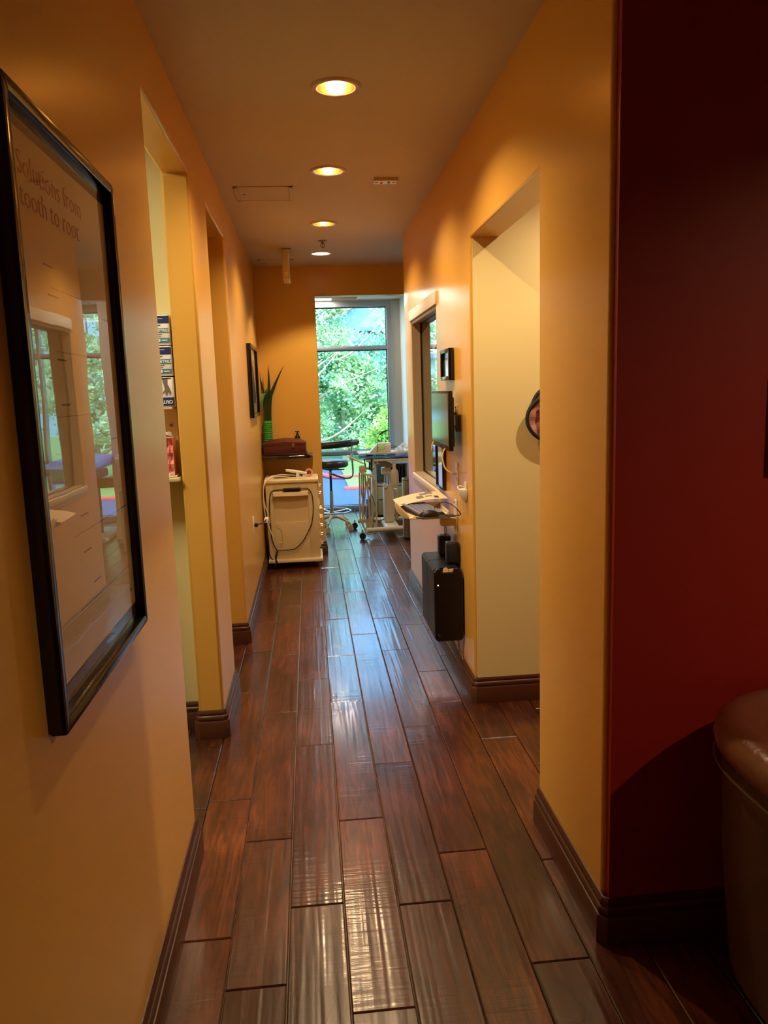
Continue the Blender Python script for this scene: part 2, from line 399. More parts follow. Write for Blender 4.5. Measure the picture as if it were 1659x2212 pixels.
# tiled ceiling in the bay
b = MB(); ox, oy = -.55, YW-.06
for i in range(-5, 8):
    for j in range(0, 5):
        xa = ox+i*.61; ya = oy-(j+1)*.61
        xa2 = xa+.595; ya2 = ya+.595
        if (i, j) == (1, 0) or (i, j) == (5, 1): continue
        xa = max(xa, -3.08); xa2 = min(xa2, 4.2); ya = max(ya, YE+.13); ya2 = min(ya2, YW-.02)
        if xa2-xa > .05 and ya2-ya > .05: b.box(xa, xa2, ya, ya2, 2.688, 2.71, .003, 1)
struct(b, 'ceiling.001', M['tile'])
b = MB()
for i in range(-5, 9): b.box(ox+i*.61-.018, ox+i*.61+.003, YE+.13, YW-.02, 2.683, 2.70)
for j in range(0, 6): b.box(-3.08, 4.2, max(oy-j*.61-.018, YE+.13), max(oy-j*.61+.003, YE+.14), 2.683, 2.70)
struct(b, 'trim_1', M['white_plastic'])

# plank floor
def floor():
    bm = bmesh.new(); lay = bm.loops.layers.float_color.new('plank')
    W_ = .1648; X0 = .037
    known = {0: [1.74, 2.634, 3.731, 4.426, 5.177], -1: [2.171, 3.265, 4.067], 1: [2.138, 3.045, 4.812], 2: [3.381, 4.469, 5.144], 3: [1.848, 3.643, 4.079],
             -2: [2.546, 3.65, 4.502], -3: [2.842, 3.936], 4: [2.299]}
    rnd = random.Random(3)
    for k in range(-20, 26):
        xa = X0+k*W_; xb = xa+W_
        if xb < -3.1 or xa > 4.25: continue
        j = sorted(known.get(k, [rnd.uniform(1.5, 2.3)]))
        y = j[0]
        while y > -3.0: y -= rnd.uniform(.5, 1.15); j.insert(0, y)
        y = j[-1]
        while y < YW: y += rnd.uniform(.5, 1.15); j.append(y)
        for a, c in zip(j[:-1], j[1:]):
            a = max(a, -3.1); c = min(c, YW)
            if c-a < .02: continue
            g = .0013; bv = .0035; dz = rnd.uniform(-.0006, .0006)
            col = (rnd.random(), rnd.random(), rnd.random(), 1)
            o = [(xa+g, a+g, -.012), (xb-g, a+g, -.012), (xb-g, c-g, -.012), (xa+g, c-g, -.012)]
            p = [(q[0], q[1], -.0028+dz) for q in o]
            q_ = [(xa+g+bv, a+g+bv, dz), (xb-g-bv, a+g+bv, dz), (xb-g-bv, c-g-bv, dz), (xa+g+bv, c-g-bv, dz)]
            O = [bm.verts.new(v) for v in o]; P = [bm.verts.new(v) for v in p]; Q = [bm.verts.new(v) for v in q_]
            fs = [bm.faces.new(Q)]
            for i in range(4):
                fs.append(bm.faces.new((P[i], P[(i+1) % 4], Q[(i+1) % 4], Q[i]))); fs.append(bm.faces.new((O[i], O[(i+1) % 4], P[(i+1) % 4], P[i])))
            for f in fs:
                for l in f.loops: l[lay] = col
    me = bpy.data.meshes.new('floor'); bm.to_mesh(me); bm.free(); me.materials.append(M['wood'])
    o = bpy.data.objects.new('floor', me); COL.objects.link(o); o['kind'] = 'structure'
floor()

# baseboards: moulded profile swept along plan paths (wall lies to the right of travel)
PROF = [(0, 0), (.022, 0), (.022, .078), (.0185, .083), (.0145, .084), (.0165, .090), (.0165, .100), (.0125, .107), (.009, .109), (.011, .114), (.010, .122), (.004, .131), (0, .132)]
def baseboard(path, name):
    # chamfer outer corners
    P = [Vector(p) for p in path]; Q = [P[0]]
    for i in range(1, len(P)-1):
        d0 = (P[i]-P[i-1]).normalized(); d1 = (P[i+1]-P[i]).normalized(); c = d0.x*d1.y-d0.y*d1.x
        if c < -.1: Q += [P[i]-d0*.010, P[i]+d1*.010]
        else: Q.append(P[i])
    Q.append(P[-1]); rings = []
    for i in range(len(Q)):
        ds = []
        if i: ds.append((Q[i]-Q[i-1]).normalized())
        if i < len(Q)-1: ds.append((Q[i+1]-Q[i]).normalized())
        ns = [Vector((-d.y, d.x)) for d in ds]
        n = sum(ns, Vector((0, 0))).normalized(); k = 1/max(.3, n.dot(ns[0]))
        rings.append([(Q[i].x+n.x*d*k, Q[i].y+n.y*d*k, z) for d, z in PROF])
    struct(MB().ring_mesh(rings), name, M['base'])
T_ = .115
# paths run so the room is on the left of travel
baseboard([(XL-T_, 2.50), (XL, 2.50), (XL, -2.9)], 'baseboard_left')
baseboard([(XL-T_, 3.95), (XL, 3.95), (XL, 3.42), (XL-T_, 3.42), (XL-T_, 3.54), (-3.0, 3.54)], 'baseboard_left.001')
baseboard([(.097, YE+.13), (.097, YE), (XL, YE), (XL, 4.775), (XL-T_, 4.775)], 'baseboard_left.002')
baseboard([(XR+.14, 2.53), (XR, 2.53), (XR, 1.905), (4.1, 1.905)][::-1], 'baseboard_right')
baseboard([(XR+.14, 6.05), (XR, 6.05), (XR, 3.612), (4.1, 3.612)][::-1], 'baseboard_right.001')

# ------------------------------------------------------------------ facade windows
def facade_window(name, xa, xb, mull, label=None):
    y0, y1 = YW-.03, YW+.08
    b = MB()
    b.box(xa+.06, xb-.06, y0+.002, y1-.002, 2.60, 2.664, .004); b.box(xa+.06, xb-.06, y0+.002, y1-.002, 0, .066, .004)
    b.box(xa, xa+.065, y0, y1, 0, 2.665, .004); b.box(xb-.065, xb, y0, y1, 0, 2.665, .004)
    for m in mull: b.box(m-.018, m+.018, y0, y1, .06, 2.62, .004)
    b.box(xa+.06, xb-.06, y0+.003, y1-.003, 2.066, 2.112, .004); b.box(xa+.06, xb-.06, y0+.003, y1-.003, .735, .785, .004)
    fr = struct(b, name, M['alu'])
    b = MB(); b.box(xa+.05, xb-.05, YW+.03, YW+.036, .05, 2.62)
    g = b.build('pane', M['glass_out'], fr)
    b = MB()
    for z in (.066, .785, 2.112):   # dark gaskets on the bottom edge of each light, seen against the bright outdoors
        b.box(xa+.06, xb-.06, YW+.02, YW+.03, z-.001, z+.006)
    for z in (.735, 2.066, 2.60): b.box(xa+.06, xb-.06, YW+.02, YW+.03, z-.012, z+.001)
    b.box(xb-.075, xb-.064, YW+.02, YW+.03, .066, 2.6)
    b.build('gasket', M['seal'], fr)
facade_window('window_1', -1.9, 1.09, [-.42])
facade_window('window_2', 1.42, 3.2, [1.625, 2.4])

# interior window in the right wall
b = MB(); y0, y1, z0, z1 = 4.58, 5.70, .925, 2.04
def winframe(b, xa, xb, t):
    b.box(xa, xb, y0, y1, z0, z0+t); b.box(xa, xb, y0, y1, z1-t, z1); b.box(xa, xb, y0, y0+t, z0, z1); b.box(xa, xb, y1-t, y1, z0, z1)
winframe(b, XR+.004, XR+.064, .022); winframe(b, XR+.082, XR+.142, .022)
fr = struct(b, 'window_3', M['liner'])
b = MB(); winframe(b, XR+.064, XR+.082, .026); b.build('gasket', M['seal'], fr)
MB().box(XR+.070, XR+.076, y0+.02, y1-.02, z0+.02, z1-.02).build('pane', M['glass_in'], fr)
b = MB(); b.box(XR-.012, XR+.02, y0-.0, y1+.02, z0-.03, z0+.012, .004); b.box(XR-.006, XR+.01, y0, y1+.03, z0-.055, z0-.03, .003)
b.build('window_sill', M['white_plastic'], fr)
t = thing('roller_shade', 'cream roller shade cassette mounted over the interior window on the right wall', 'blind', (XR, 5.14, 2.03))
MB().box(XR-.012, XR+.002, 4.555, 5.72, 2.030, 2.105, .003).build('cassette', M['white_plastic'], t)
MB().cyl((XR+.012, 4.60, 2.02), (XR+.012, 5.68, 2.02), .010).build('roller', M['white_plastic'], t)

# ------------------------------------------------------------------ ceiling fittings
def downlight(y, label, x=CANX, lit=True, power=9, dup=None):
    if dup is None:
        t = thing('recessed_downlight', label, 'ceiling light', (x, y, ZC), 'recessed downlights along the hall ceiling')
        MB().lathe([(.072, -.004), (.078, -.008), (.090, -.008), (.096, -.002), (.096, .001), (.080, .001), (.072, .0)], (x, y, ZC), 40, cap=False).build('trim_ring', M['trim_ring'], t)
        MB().lathe([(.0735, -.002), (.072, .03), (.066, .08), (.055, .125), (.04, .15), (.001, .155)], (x, y, ZC), 40, cap=False).build('reflector', M['reflector'], t)
        MB().lathe([(.001, .059), (.018, .066), (.026, .086), (.024, .115), (.016, .14), (.001, .145)], (x, y, ZC), 16, cap=False).build('bulb', M['bulb'], t)
    else:
        t = copy_tree(dup); t.location = (x, y, ZC); t['label'] = label
    return t
def can_lamp(x, y, e, col=(1, .73, .42), z=ZC+.035, r=.03):
    ld = bpy.data.lights.new('lamp', 'POINT'); ld.energy = e; ld.color = col; ld.shadow_soft_size = r
    o = bpy.data.objects.new('lamp', ld); COL.objects.link(o); o.location = (x, y, z)
d0 = downlight(CANS[0], 'nearest and largest recessed downlight in the hall ceiling, lit')
downlight(CANS[1], 'second recessed downlight from the camera, between the nearest one and the third', dup=d0)
downlight(CANS[2], 'third recessed downlight from the camera, just before the sprinkler head', dup=d0)
a_ = downlight(2.9, 'recessed downlight in the side corridor ceiling behind the right wall', x=1.5, dup=d0); a_['group'] = 'recessed downlights off the hall'
a_ = downlight(.55, 'recessed downlight in the waiting area ceiling beyond the red wall corner', x=2.35, dup=d0); a_['group'] = 'recessed downlights off the hall'
t = thing('flat_downlight', 'farthest downlight in the hall ceiling, a flat evenly lit white disc', 'ceiling light', (CANX, DISC_Y, ZC))
MB().lathe([(.074, -.003), (.080, -.006), (.088, -.003), (.088, .001), (.074, .001)], (CANX, DISC_Y, ZC), 40, cap=False).build('trim_ring', M['white_plastic'], t)
MB().lathe([(.001, -.001), (.076, -.001), (.076, .006), (.001, .006)], (CANX, DISC_Y, ZC), 40).build('diffuser', M['disc'], t)

t = thing('fire_sprinkler', 'small metal fire sprinkler head hanging between the last two ceiling lights', 'sprinkler', (.158, 6.16, ZC))
MB().lathe([(.001, 0), (.036, 0), (.036, -.004), (.016, -.010), (.001, -.010)], (.158, 6.16, ZC)).build('escutcheon', M['brass'], t)
b = MB(); b.cyl((.158, 6.16, ZC-.01), (.158, 6.16, ZC-.022), .009)
for s in (-1, 1): b.tube([(.158+s*.008, 6.16, ZC-.02), (.158+s*.016, 6.16, ZC-.03), (.158+s*.012, 6.16, ZC-.042), (.158, 6.16, ZC-.05)], .0028, 6, 4)
b.cyl((.158, 6.16, ZC-.022), (.158, 6.16, ZC-.046), .003)
b.build('sprinkler_frame', M['brass'], t)
MB().lathe([(.001, 0), (.012, 0), (.012, -.002), (.001, -.002)], (.158, 6.16, ZC-.05)).build('deflector', M['brass'], t)

# small label plate on the ceiling
t = thing('ceiling_label', 'small white plastic plate with red and black marks on the hall ceiling', 'label', (.47, 4.43, ZC-.02))
MB().box(.408, .532, 4.405, 4.485, ZC-.014, ZC, .002).build('plate', M['white_bright'], t)
MB().box(.404, .536, 4.398, 4.406, ZC-.016, ZC, .001).build('rail', M['tan_plastic'], t)
b = MB(); b.cyl((.449, 4.45, ZC-.0162), (.449, 4.45, ZC-.013), .009); b.prism([(.440, 4.45), (.458, 4.45), (.451, 4.475), (.447, 4.475)], 'Z', ZC-.0162, ZC-.013)
b.build('red_mark', M['red_ink'], t)
b = MB(); b.prism([(.490, 4.425), (.480, 4.447), (.487, 4.447), (.487, 4.475), (.493, 4.475), (.493, 4.447), (.500, 4.447)], 'Z', ZC-.0162, ZC-.013)
b.build('black_arrow', M['black'], t)
for xa_, xb_ in ((.414, .430), (.509, .524)): MB().box(xa_, xb_, 4.44, 4.452, ZC-.0155, ZC-.0135).build('small_print', M['grey_ink'], t)

for i, (x0, x1, ya, yb, lb) in enumerate(((-.365, -.035, 4.56, 4.89, 'square ceiling access panel with a small latch, left of the second downlight'), (-.385, -.08, 6.96, 7.28, 'square ceiling access panel near the end wall, behind the hanging sign'))):
    t = thing('access_panel', lb, 'access panel', ((x0+x1)/2, (ya+yb)/2, ZC-.004), 'ceiling access panels')
    b = MB(); k = .022
    for a in ((x0, x1, ya, ya+k), (x0, x1, yb-k, yb), (x0, x0+k, ya, yb), (x1-k, x1, ya, yb)): b.box(*a, ZC-.005, ZC+.001, .0015, 1)
    b.build('frame', M['ceil'], t)
    MB().box(x0+k+.003, x1-k-.003, ya+k+.003, yb-k-.003, ZC-.0035, ZC+.001, .001, 1).build('door_panel', M['ceil'], t)
    MB().cyl((x0+.05, (ya+yb)/2, ZC-.006), (x0+.05, (ya+yb)/2, ZC), .008).build('latch', M['grey_ink'], t)

t = thing('hanging_sign', 'narrow cream sign hung from the hall ceiling, seen edge-on', 'sign', (-.135, 6.55, 2.44))
MB().box(-.185, -.085, 6.45, 6.65, ZC-.012, ZC, .004).build('canopy', M['tan_plastic'], t)
MB().box(-.161, -.109, 6.42, 6.70, 2.445, ZC-.01, .006).build('sign_body', M['cream_plastic'], t)
MB().box(-.150, -.120, 6.415, 6.421, 2.47, 2.50, .001).build('end_cap', M['cream_edge'], t)

# ------------------------------------------------------------------ framed poster on the left wall
def frame_x(b, X, sx, y0, y1, z0, z1, w, d, bev=.004):
    # moulding on wall X, room side sx
    xa, xb = sorted((X, X+sx*d))
    b.prism([(y0, z0), (y1, z0), (y1-w, z0+w), (y0+w, z0+w)], 'X', xa, xb, bev)
    b.prism([(y0, z1), (y0+w, z1-w), (y1-w, z1-w), (y1, z1)], 'X', xa, xb, bev)
    b.prism([(y0, z0), (y0+w, z0+w), (y0+w, z1-w), (y0, z1)], 'X', xa, xb, bev)
    b.prism([(y1, z0), (y1, z1), (y1-w, z1-w), (y1-w, z0+w)], 'X', xa, xb, bev)
    return b
X = XL; yA, yB, zA, zB = 1.247, 1.900, 1.004, 2.028; fw = .024
t = thing('framed_poster', 'large black framed dental poster on the orange left wall, closest to the camera', 'picture', (X, (yA+yB)/2, zA))
frame_x(MB(), X, 1, yA, yB, zA, zB, fw, .031, .005).build('frame', M['black_gloss'], t)
MB().box(X+.002, X+.008, yA+.02, yB-.02, zA+.02, zB-.02).build('dark_mat', M['mat_dark'], t)
MB().box(X+.0082, X+.0095, yA+fw+.002, yB-fw-.002, 1.063, 1.978).build('print', M['paper'], t)
MB().box(X+.0120, X+.0140, yA+fw-.004, yB-fw+.004, zA+fw-.004, zB-fw+.004).build('glass', M['glass_pic'], t)
for ln, y, z, wd_ in (('Solutions from', 1.338, 1.908, .345), ('tooth to root', 1.338, 1.860, .32)):
    h_ = text(ln, .055, M['orange_ink'], frame4(X+.0098, 0, z, (0, 1, 0), (0, 0, 1)), t, 'headline', thin=-.0009)
    ys = [v.co.y for v in h_.data.vertices]; y0v = min(ys); k_ = wd_/(max(ys)-y0v)
    bpy.data.objects.remove(h_)
    words = ln.split(' '); pre = ''
    for wi, wtxt in enumerate(words):
        if wi:   # advance measured from the text set so far
            a_ = text(pre+wtxt, .055, M['orange_ink'], Matrix.Identity(4), t, 'headline', thin=-.0009); e_ = max(v.co.x for v in a_.data.vertices)
            b_ = text(wtxt, .055, M['orange_ink'], Matrix.Identity(4), t, 'headline', thin=-.0009); adv = e_-max(v.co.x for v in b_.data.vertices)
            bpy.data.objects.remove(a_); bpy.data.objects.remove(b_)
        else: adv = 0
        h_ = text(wtxt, .055, M['orange_ink'], frame4(X+.0098, 0, z, (0, 1, 0), (0, 0, 1)), t, 'headline', thin=-.0009)
        for v in h_.data.vertices: v.co.y = (y-t.location.y)+(v.co.y+adv-y0v)*k_
        pre += wtxt+' '
for y, z, l in ((1.42, 1.78, .05), (1.43, 1.73, .06), (1.45, 1.62, .05), (1.45, 1.54, .05), (1.78, 1.72, .05), (1.50, 1.33, .05), (1.50, 1.26, .05), (1.55, 1.19, .05), (1.83, 1.1, .02), (1.81, 1.30, .05), (1.78, 1.46, .05)):
    MB().box(X+.0095, X+.0101, y, y+l, z, z+.003).build('small_print', M['grey_ink'], t)
for z, ya, yb in ((1.745, 1.45, 1.70), (1.635, 1.45, 1.66), (1.52, 1.38, 1.66), (1.30, 1.45, 1.84), (1.16, 1.45, 1.84)): MB().box(X+.0095, X+.0099, ya, yb, z, z+.0010).build('rule_line', M['grey_ink'], t)

# small picture far on the left wall
t = thing('framed_picture', 'slim black framed picture at the far end of the left wall, beside the plant', 'picture', (XL, 6.37, 1.37))
frame_x(MB(), XL, 1, 6.0, 6.74, 1.37, 1.93, .03, .035).build('frame', M['black_gloss'], t)
MB().box(XL+.002, XL+.010, 6.02, 6.72, 1.39, 1.91).build('mat_board', M['paper'], t)
MB().box(XL+.010, XL+.012, 6.13, 6.61, 1.48, 1.82).build('print', M['mat_dark'], t)
MB().box(XL+.018, XL+.020, 6.025, 6.715, 1.395, 1.905).build('glass', M['glass_pic'], t)

# right wall pictures
t = thing('framed_picture', 'small black framed certificate on the right wall, above the monitor', 'picture', (XR, 4.16, 1.59))
frame_x(MB(), XR, -1, 4.03, 4.29, 1.59, 1.755, .022, .030).build('frame', M['black_gloss'], t)
MB().box(XR-.008, XR-.001, 4.045, 4.275, 1.60, 1.745).build('print', M['white_paper'], t)
MB().box(XR-.016, XR-.014, 4.045, 4.275, 1.605, 1.74).build('glass', M['glass_pic'], t)
t = thing('framed_picture', 'black framed document hanging low on the right wall, half hidden behind the monitor', 'picture', (XR, 4.46, .972))
frame_x(MB(), XR, -1, 4.33, 4.575, .972, 1.31, .016, .022, .003).build('frame', M['black_gloss'], t)
MB().box(XR-.008, XR-.001, 4.34, 4.565, .98, 1.30).build('print', M['white_paper'], t)
MB().box(XR-.014, XR-.012, 4.34, 4.565, .98, 1.30).build('glass', M['glass_pic'], t)
# pictures on the red wall
t = thing('canvas_picture', 'dark maroon panel on the red wall at the right edge of the photo', 'picture', (1.4, 1.90, 1.31))
MB().box(1.183, 1.65, 1.885, 1.904, 1.312, 1.566, .003).build('canvas', M['red_dark'], t)
t = thing('canvas_picture', 'dark maroon panel just above the other one at the right photo edge', 'picture', (1.4, 1.90, 1.61))
MB().box(1.2, 1.65, 1.885, 1.904, 1.612, 1.86, .003).build('canvas', M['red_dark'], t)

# ------------------------------------------------------------------ left store room contents
G = 'glove boxes in the wall rack'
def glove_box(z, label, kind):
    x0, x1, ya, yb = -.84, -.572, 3.43, 3.535; h = .125
    t = thing('glove_box', label, 'glove box', (-.73, 3.48, z), G)
    MB().box(x0, x1, ya, yb, z, z+h, .003).build('carton', M['white_paper'], t)
    y = ya-.0012
    if kind == 0:
        MB().box(x0+.002, x1-.002, y, ya+.001, z+h-.034, z+h-.004).build('navy_band', M['navy'], t)
        MB().box(x0+.01, x1-.004, y, ya+.001, z+.052, z+.071).build('grey_band', M['teal'], t)
        MB().box(x0+.01, x1-.004, y, ya+.001, z+.010, z+.030).build('teal_band', M['teal'], t)
        text('NITRILE', .0165, M['white_paper'], frame4(-.630, y-.0006, z+.0555, (1, 0, 0), (0, 0, 1)), t, 'lettering', thin=.0004)
        MB().cyl((-.620, y-.001, z+.020), (-.620, ya, z+.020), .007, seg=16).build('round_mark', M['white_paper'], t)
        MB().box(-.608, -.585, y-.001, ya, z+.018, z+.022).build('small_print', M['white_paper'], t)
        MB().box(-.67, -.60, y-.0008, ya, z+h-.016, z+h-.0145).build('small_print', M['white_paper'], t)
        for q in ((-.67, -.605, .044, .047), (-.66, -.61, .036, .038), (-.64, -.61, h-.044, h-.040)): MB().box(q[0], q[1], y, ya, z+q[2], z+q[3]).build('small_print', M['grey_ink'], t)
    else:
        MB().box(x0+.002, x1-.002, y, ya+.001, z+.004, z+.040).build('navy_band', M['navy'], t)
        text('CRITE', .019, M['white_paper'], frame4(-.580, y-.0006, z+.027, (-1, 0, 0), (0, 0, -1)), t, 'lettering', thin=.0005)
        MB().box(x0+.01, x1-.01, y, ya+.001, z+h-.006, z+h-.003).build('stripe', M['black'], t)
        # printed picture of a gloved hand pointing down: flat print
        b = MB(); b.bm.verts.ensure_lookup_table(); b.T = Matrix.Translation((.028, 0, 0)); b.prism([(-.648, z+.118), (-.625, z+.118), (-.626, z+.095), (-.618, z+.078), (-.612, z+.058), (-.618, z+.046), (-.624, z+.066), (-.630, z+.048), (-.637, z+.05), (-.635, z+.064), (-.645, z+.055), (-.648, z+.06), (-.638, z+.075), (-.642, z+.095)], 'Y', y, ya+.001)
        b.build('hand_print', M['grey_ink'], t)
glove_box(1.767, 'white glove box with navy band, topmost of the three in the left room', 0)
glove_box(1.638, 'white glove box with navy band, middle of the three in the left room', 0)
glove_box(1.508, 'white glove box with a printed hand and upside down lettering, lowest of three', 1)
t = thing('box_rack', 'cream wall rack under the glove boxes in the left room', 'rack', (-.73, 3.48, 1.30))
b = MB(); b.box(-.88, -.585, 3.425, 3.539, 1.497, 1.506, .002); b.box(-.88, -.585, 3.532, 3.539, 1.35, 1.90)
b.build('shelf', M['cream'], t)
MB().cyl((-.612, 3.53, 1.425), (-.612, 3.515, 1.425), .006).build('knob', M['grey_ink'], t)
t = thing('mask_box', 'open box of pink pleated face masks on a narrow ledge in the left room', 'mask box', (-.7, 3.48, 1.205))
MB().box(-.82, -.585, 3.42, 3.53, 1.205, 1.212, .001).build('box_tray', M['white_paper'], t)
rings = []
for i in range(11):
    z = 1.215+i*.016; k = .005*math.sin(i*1.7)
    rings.append([(-.80, 3.425+k, z), (-.595, 3.425+k, z), (-.595, 3.52, z), (-.80, 3.52, z)])
MB().ring_mesh(rings).build('mask_stack', M['pink'], t, smooth=False)
b = MB()
for i in range(4): b.box(-.665+i*.018, -.6635+i*.018, 3.4185, 3.425, 1.225, 1.37, rot=Matrix.Rotation(R(4), 3, 'Y'))
b.build('pleat', M['red_ink'], t)
b = MB()
for i in range(4): b.tube([(-.68, 3.42, 1.385+.004*i), (-.64, 3.405, 1.40-.003*i), (-.60, 3.41, 1.385+.005*i), (-.59, 3.42, 1.375)], .0016, 5, 6)
b.build('ear_loops', M['white_paper'], t); b = MB()
for i in range(3): b.tube([(-.66, 3.42, 1.215+.004*i), (-.63, 3.408, 1.21), (-.60, 3.41, 1.222+.003*i)], .0016, 5, 6)
b.build('ear_loops', M['white_paper'], t)
MB().box(-1.6, -.572, 3.40, 3.539, 1.185, 1.203, .003).build('ledge', M['cream'], label='narrow cream ledge under the pink masks in the left room', cat='shelf')

# ------------------------------------------------------------------ hanging face shield / hat on the corridor wall
t = thing('sun_hat', 'round hanging hat with black edging and pinkish pleated lining on the pale corridor wall', 'hat', (1.20, 3.56, 1.28))
def disc(cx, cz, rx, rz, y, dome, mat, name, rim):
    rings = []; n = 48
    for k in range(6):
        f = k/5*.999+.001
        rings.append([(cx+rx*f*math.cos(2*PI*j/n), y+dome*(1-f*f)+.004*f*math.sin(j*5.1), cz+rz*f*math.sin(2*PI*j/n)) for j in range(n)])
    MB().ring_mesh(rings, cap=False).build(name, mat, t)
    MB().tube([(cx+rx*math.cos(2*PI*j/n), y, cz+rz*math.sin(2*PI*j/n)) for j in range(n)], .009, 8, close=True).build(rim, M['rubber'], t)
disc(1.20, 1.455, .155, .105, 3.590, .008, M['hat_white'], 'crown_lining', 'upper_rim')
disc(1.17, 1.395, .160, .118, 3.565, .016, M['hat_pink'], 'brim_lining', 'lower_rim')
b = MB()
for i in range(7): b.tube([(1.075+i*.022, 3.555-.002*i, 1.46-.003*i), (1.083+i*.022, 3.545, 1.40), (1.10+i*.02, 3.555, 1.345)], .010, 6, 5)
b.build('headband', M['rubber'], t)
MB().cyl((1.20, 3.607, 1.50), (1.20, 3.56, 1.50), .008).build('hook', M['chrome'], t)
t = thing('switch_plate', 'cream switch plate on the pale corridor wall, cut by the pillar edge', 'switch', (1.14, 3.605, .80))
MB().box(1.098, 1.17, 3.604, 3.612, .80, .915, .002).build('plate', M['white_plastic'], t)
MB().box(1.125, 1.145, 3.599, 3.604, .835, .88, .002).build('toggle', M['white_plastic'], t)

# ------------------------------------------------------------------ monitor on wall bracket
t = thing('monitor', 'black flat monitor with dark screen on the right wall bracket', 'monitor', (.70, 4.06, 1.236))
ya, yb, za, zb = 3.80, 4.335, 1.238, 1.535
MB().box(.682, .704, ya, yb, za, zb, .004).build('bezel', M['black'], t)
MB().box(.6805, .6825, ya+.012, yb-.012, za+.026, zb-.012).build('screen', M['screen'], t)
b = MB(); b.prism([(ya+.03, za+.02), (yb-.03, za+.02), (yb-.03, zb-.03), (ya+.03, zb-.03)], 'X', .703, .716, .006); b.box(.714, .728, ya+.12, yb-.12, za+.06, zb-.06, .008)
b.build('rear_housing', M['black'], t)
MB().box(.6795, .6815, ya+.25, ya+.28, za+.008, za+.018).build('badge', M['dark_grey'], t)
t = thing('monitor_bracket', 'tan metal wall bracket holding the monitor on the right wall', 'bracket', (XR, 3.97, 1.33))
MB().box(XR-.010, XR, 3.945, 3.985, 1.325, 1.465, .003).build('wall_plate', M['tan_plastic'], t)
b = MB()
for z in (1.352, 1.418): b.cyl((XR-.006, 3.965, z), (.725, 4.02, z), .008)
b.cyl((.735, 3.99, 1.34), (.735, 3.99, 1.43), .006); b.box(.722, .73, 3.96, 4.10, 1.34, 1.44, .002)
b.build('arm', M['tan_plastic'], t)
for z in (1.34, 1.45): MB().cyl((XR-.014, 3.955, z), (XR-.009, 3.955, z), .005).build('screw', M['black'], t)
g = 'yellow paper tabs under the monitor'
for y, z, lb in ((3.90, 1.235, 'yellow paper tab hanging under the near bottom edge of the monitor'), (4.26, 1.25, 'yellow paper tab hanging under the far bottom edge of the monitor')):
    rg = []
    for i in range(7):
        f = i/6; w_ = .011*(1-.4*f)
        rg.append([(.676-.012*math.sin(f*2.2), y-w_+.006*f, z+.012-.055*f), (.676-.012*math.sin(f*2.2), y+w_+.006*f, z+.012-.055*f), (.678-.012*math.sin(f*2.2), y+w_+.006*f, z+.012-.055*f), (.678-.012*math.sin(f*2.2), y-w_+.006*f, z+.012-.055*f)])
    MB().ring_mesh(rg).build('paper_tab', M['yellow'], label=lb, cat='paper tab', group=g)
# outlet plate with cable
t = thing('outlet_plate', 'cream vertical outlet plate on the right wall below the monitor', 'outlet', (XR, 3.99, 1.045))
MB().box(XR-.007, XR, 3.965, 4.02, 1.043, 1.163, .002).build('plate', M['white_plastic'], t)
b = MB()
for z in (1.075, 1.10, 1.128): b.box(XR-.008, XR-.006, 3.988, 3.994, z, z+.010)
b.build('slots', M['black'], t)
MB().tube([(.70, 4.08, 1.235), (.69, 4.05, 1.18), (.70, 4.02, 1.13), (.735, 3.995, 1.105), (.752, 3.992, 1.11)], .0045, 8, 6).build('cable', M['tan_plastic'], label='brown cable from the monitor to the outlet plate on the right wall', cat='cable')
# wall holder
t = thing('wall_holder', 'cream plastic cup-shaped holder on the right wall near the corridor opening', 'holder', (XR, 3.76, .985))
b = MB()
rings = []
for z, w1, d in ((.985, .006, .006), (.995, .022, .016), (1.015, .036, .030), (1.04, .042, .036), (1.052, .043, .037)):
    rg = []
    for j in range(17):
        a = PI*j/16; rg.append((XR-.002-d*math.sin(a), 3.765-w1*math.cos(a), z))
    rings.append(rg)
b.ring_mesh(rings); b.build('cup', M['white_plastic'], t)
MB().box(XR-.010, XR, 3.735, 3.775, 1.04, 1.09, .004).build('back_plate', M['white_plastic'], t)
MB().tube([(XR-.034, 3.79, 1.05), (XR-.036, 3.80, 1.06), (XR-.02, 3.81, 1.062), (XR-.004, 3.81, 1.058)], .004, 6, 4).build('lip', M['white_plastic'], t)

# ------------------------------------------------------------------ keyboard tray
t = thing('keyboard_tray', 'cream wall-mounted keyboard tray on a folding arm on the right wall', 'keyboard tray', (XR, 4.03, .80))
MB().box(XR-.012, XR, 4.005, 4.05, .79, .966, .004).build('wall_track', M['white_plastic'], t)
for z in (.945, .805): MB().box(XR-.014, XR-.011, 4.02, 4.032, z, z+.010).build('screw', M['black'], t)
MB().box(.668, XR-.010, 4.0, 4.05, .828, .866, .004).build('arm', M['tan_plastic'], t)
b = MB(); b.box(.495, .715, 3.98, 4.30, .874, .884, .003); b.box(.708, .715, 4.02, 4.30, .884, .905, .002); b.box(.495, .715, 4.293, 4.30, .884, .915, .002)
b.box(.56, .70, 3.972, 3.982, .872, .884, .003)
b.build('tray', M['cream_edge'], t)
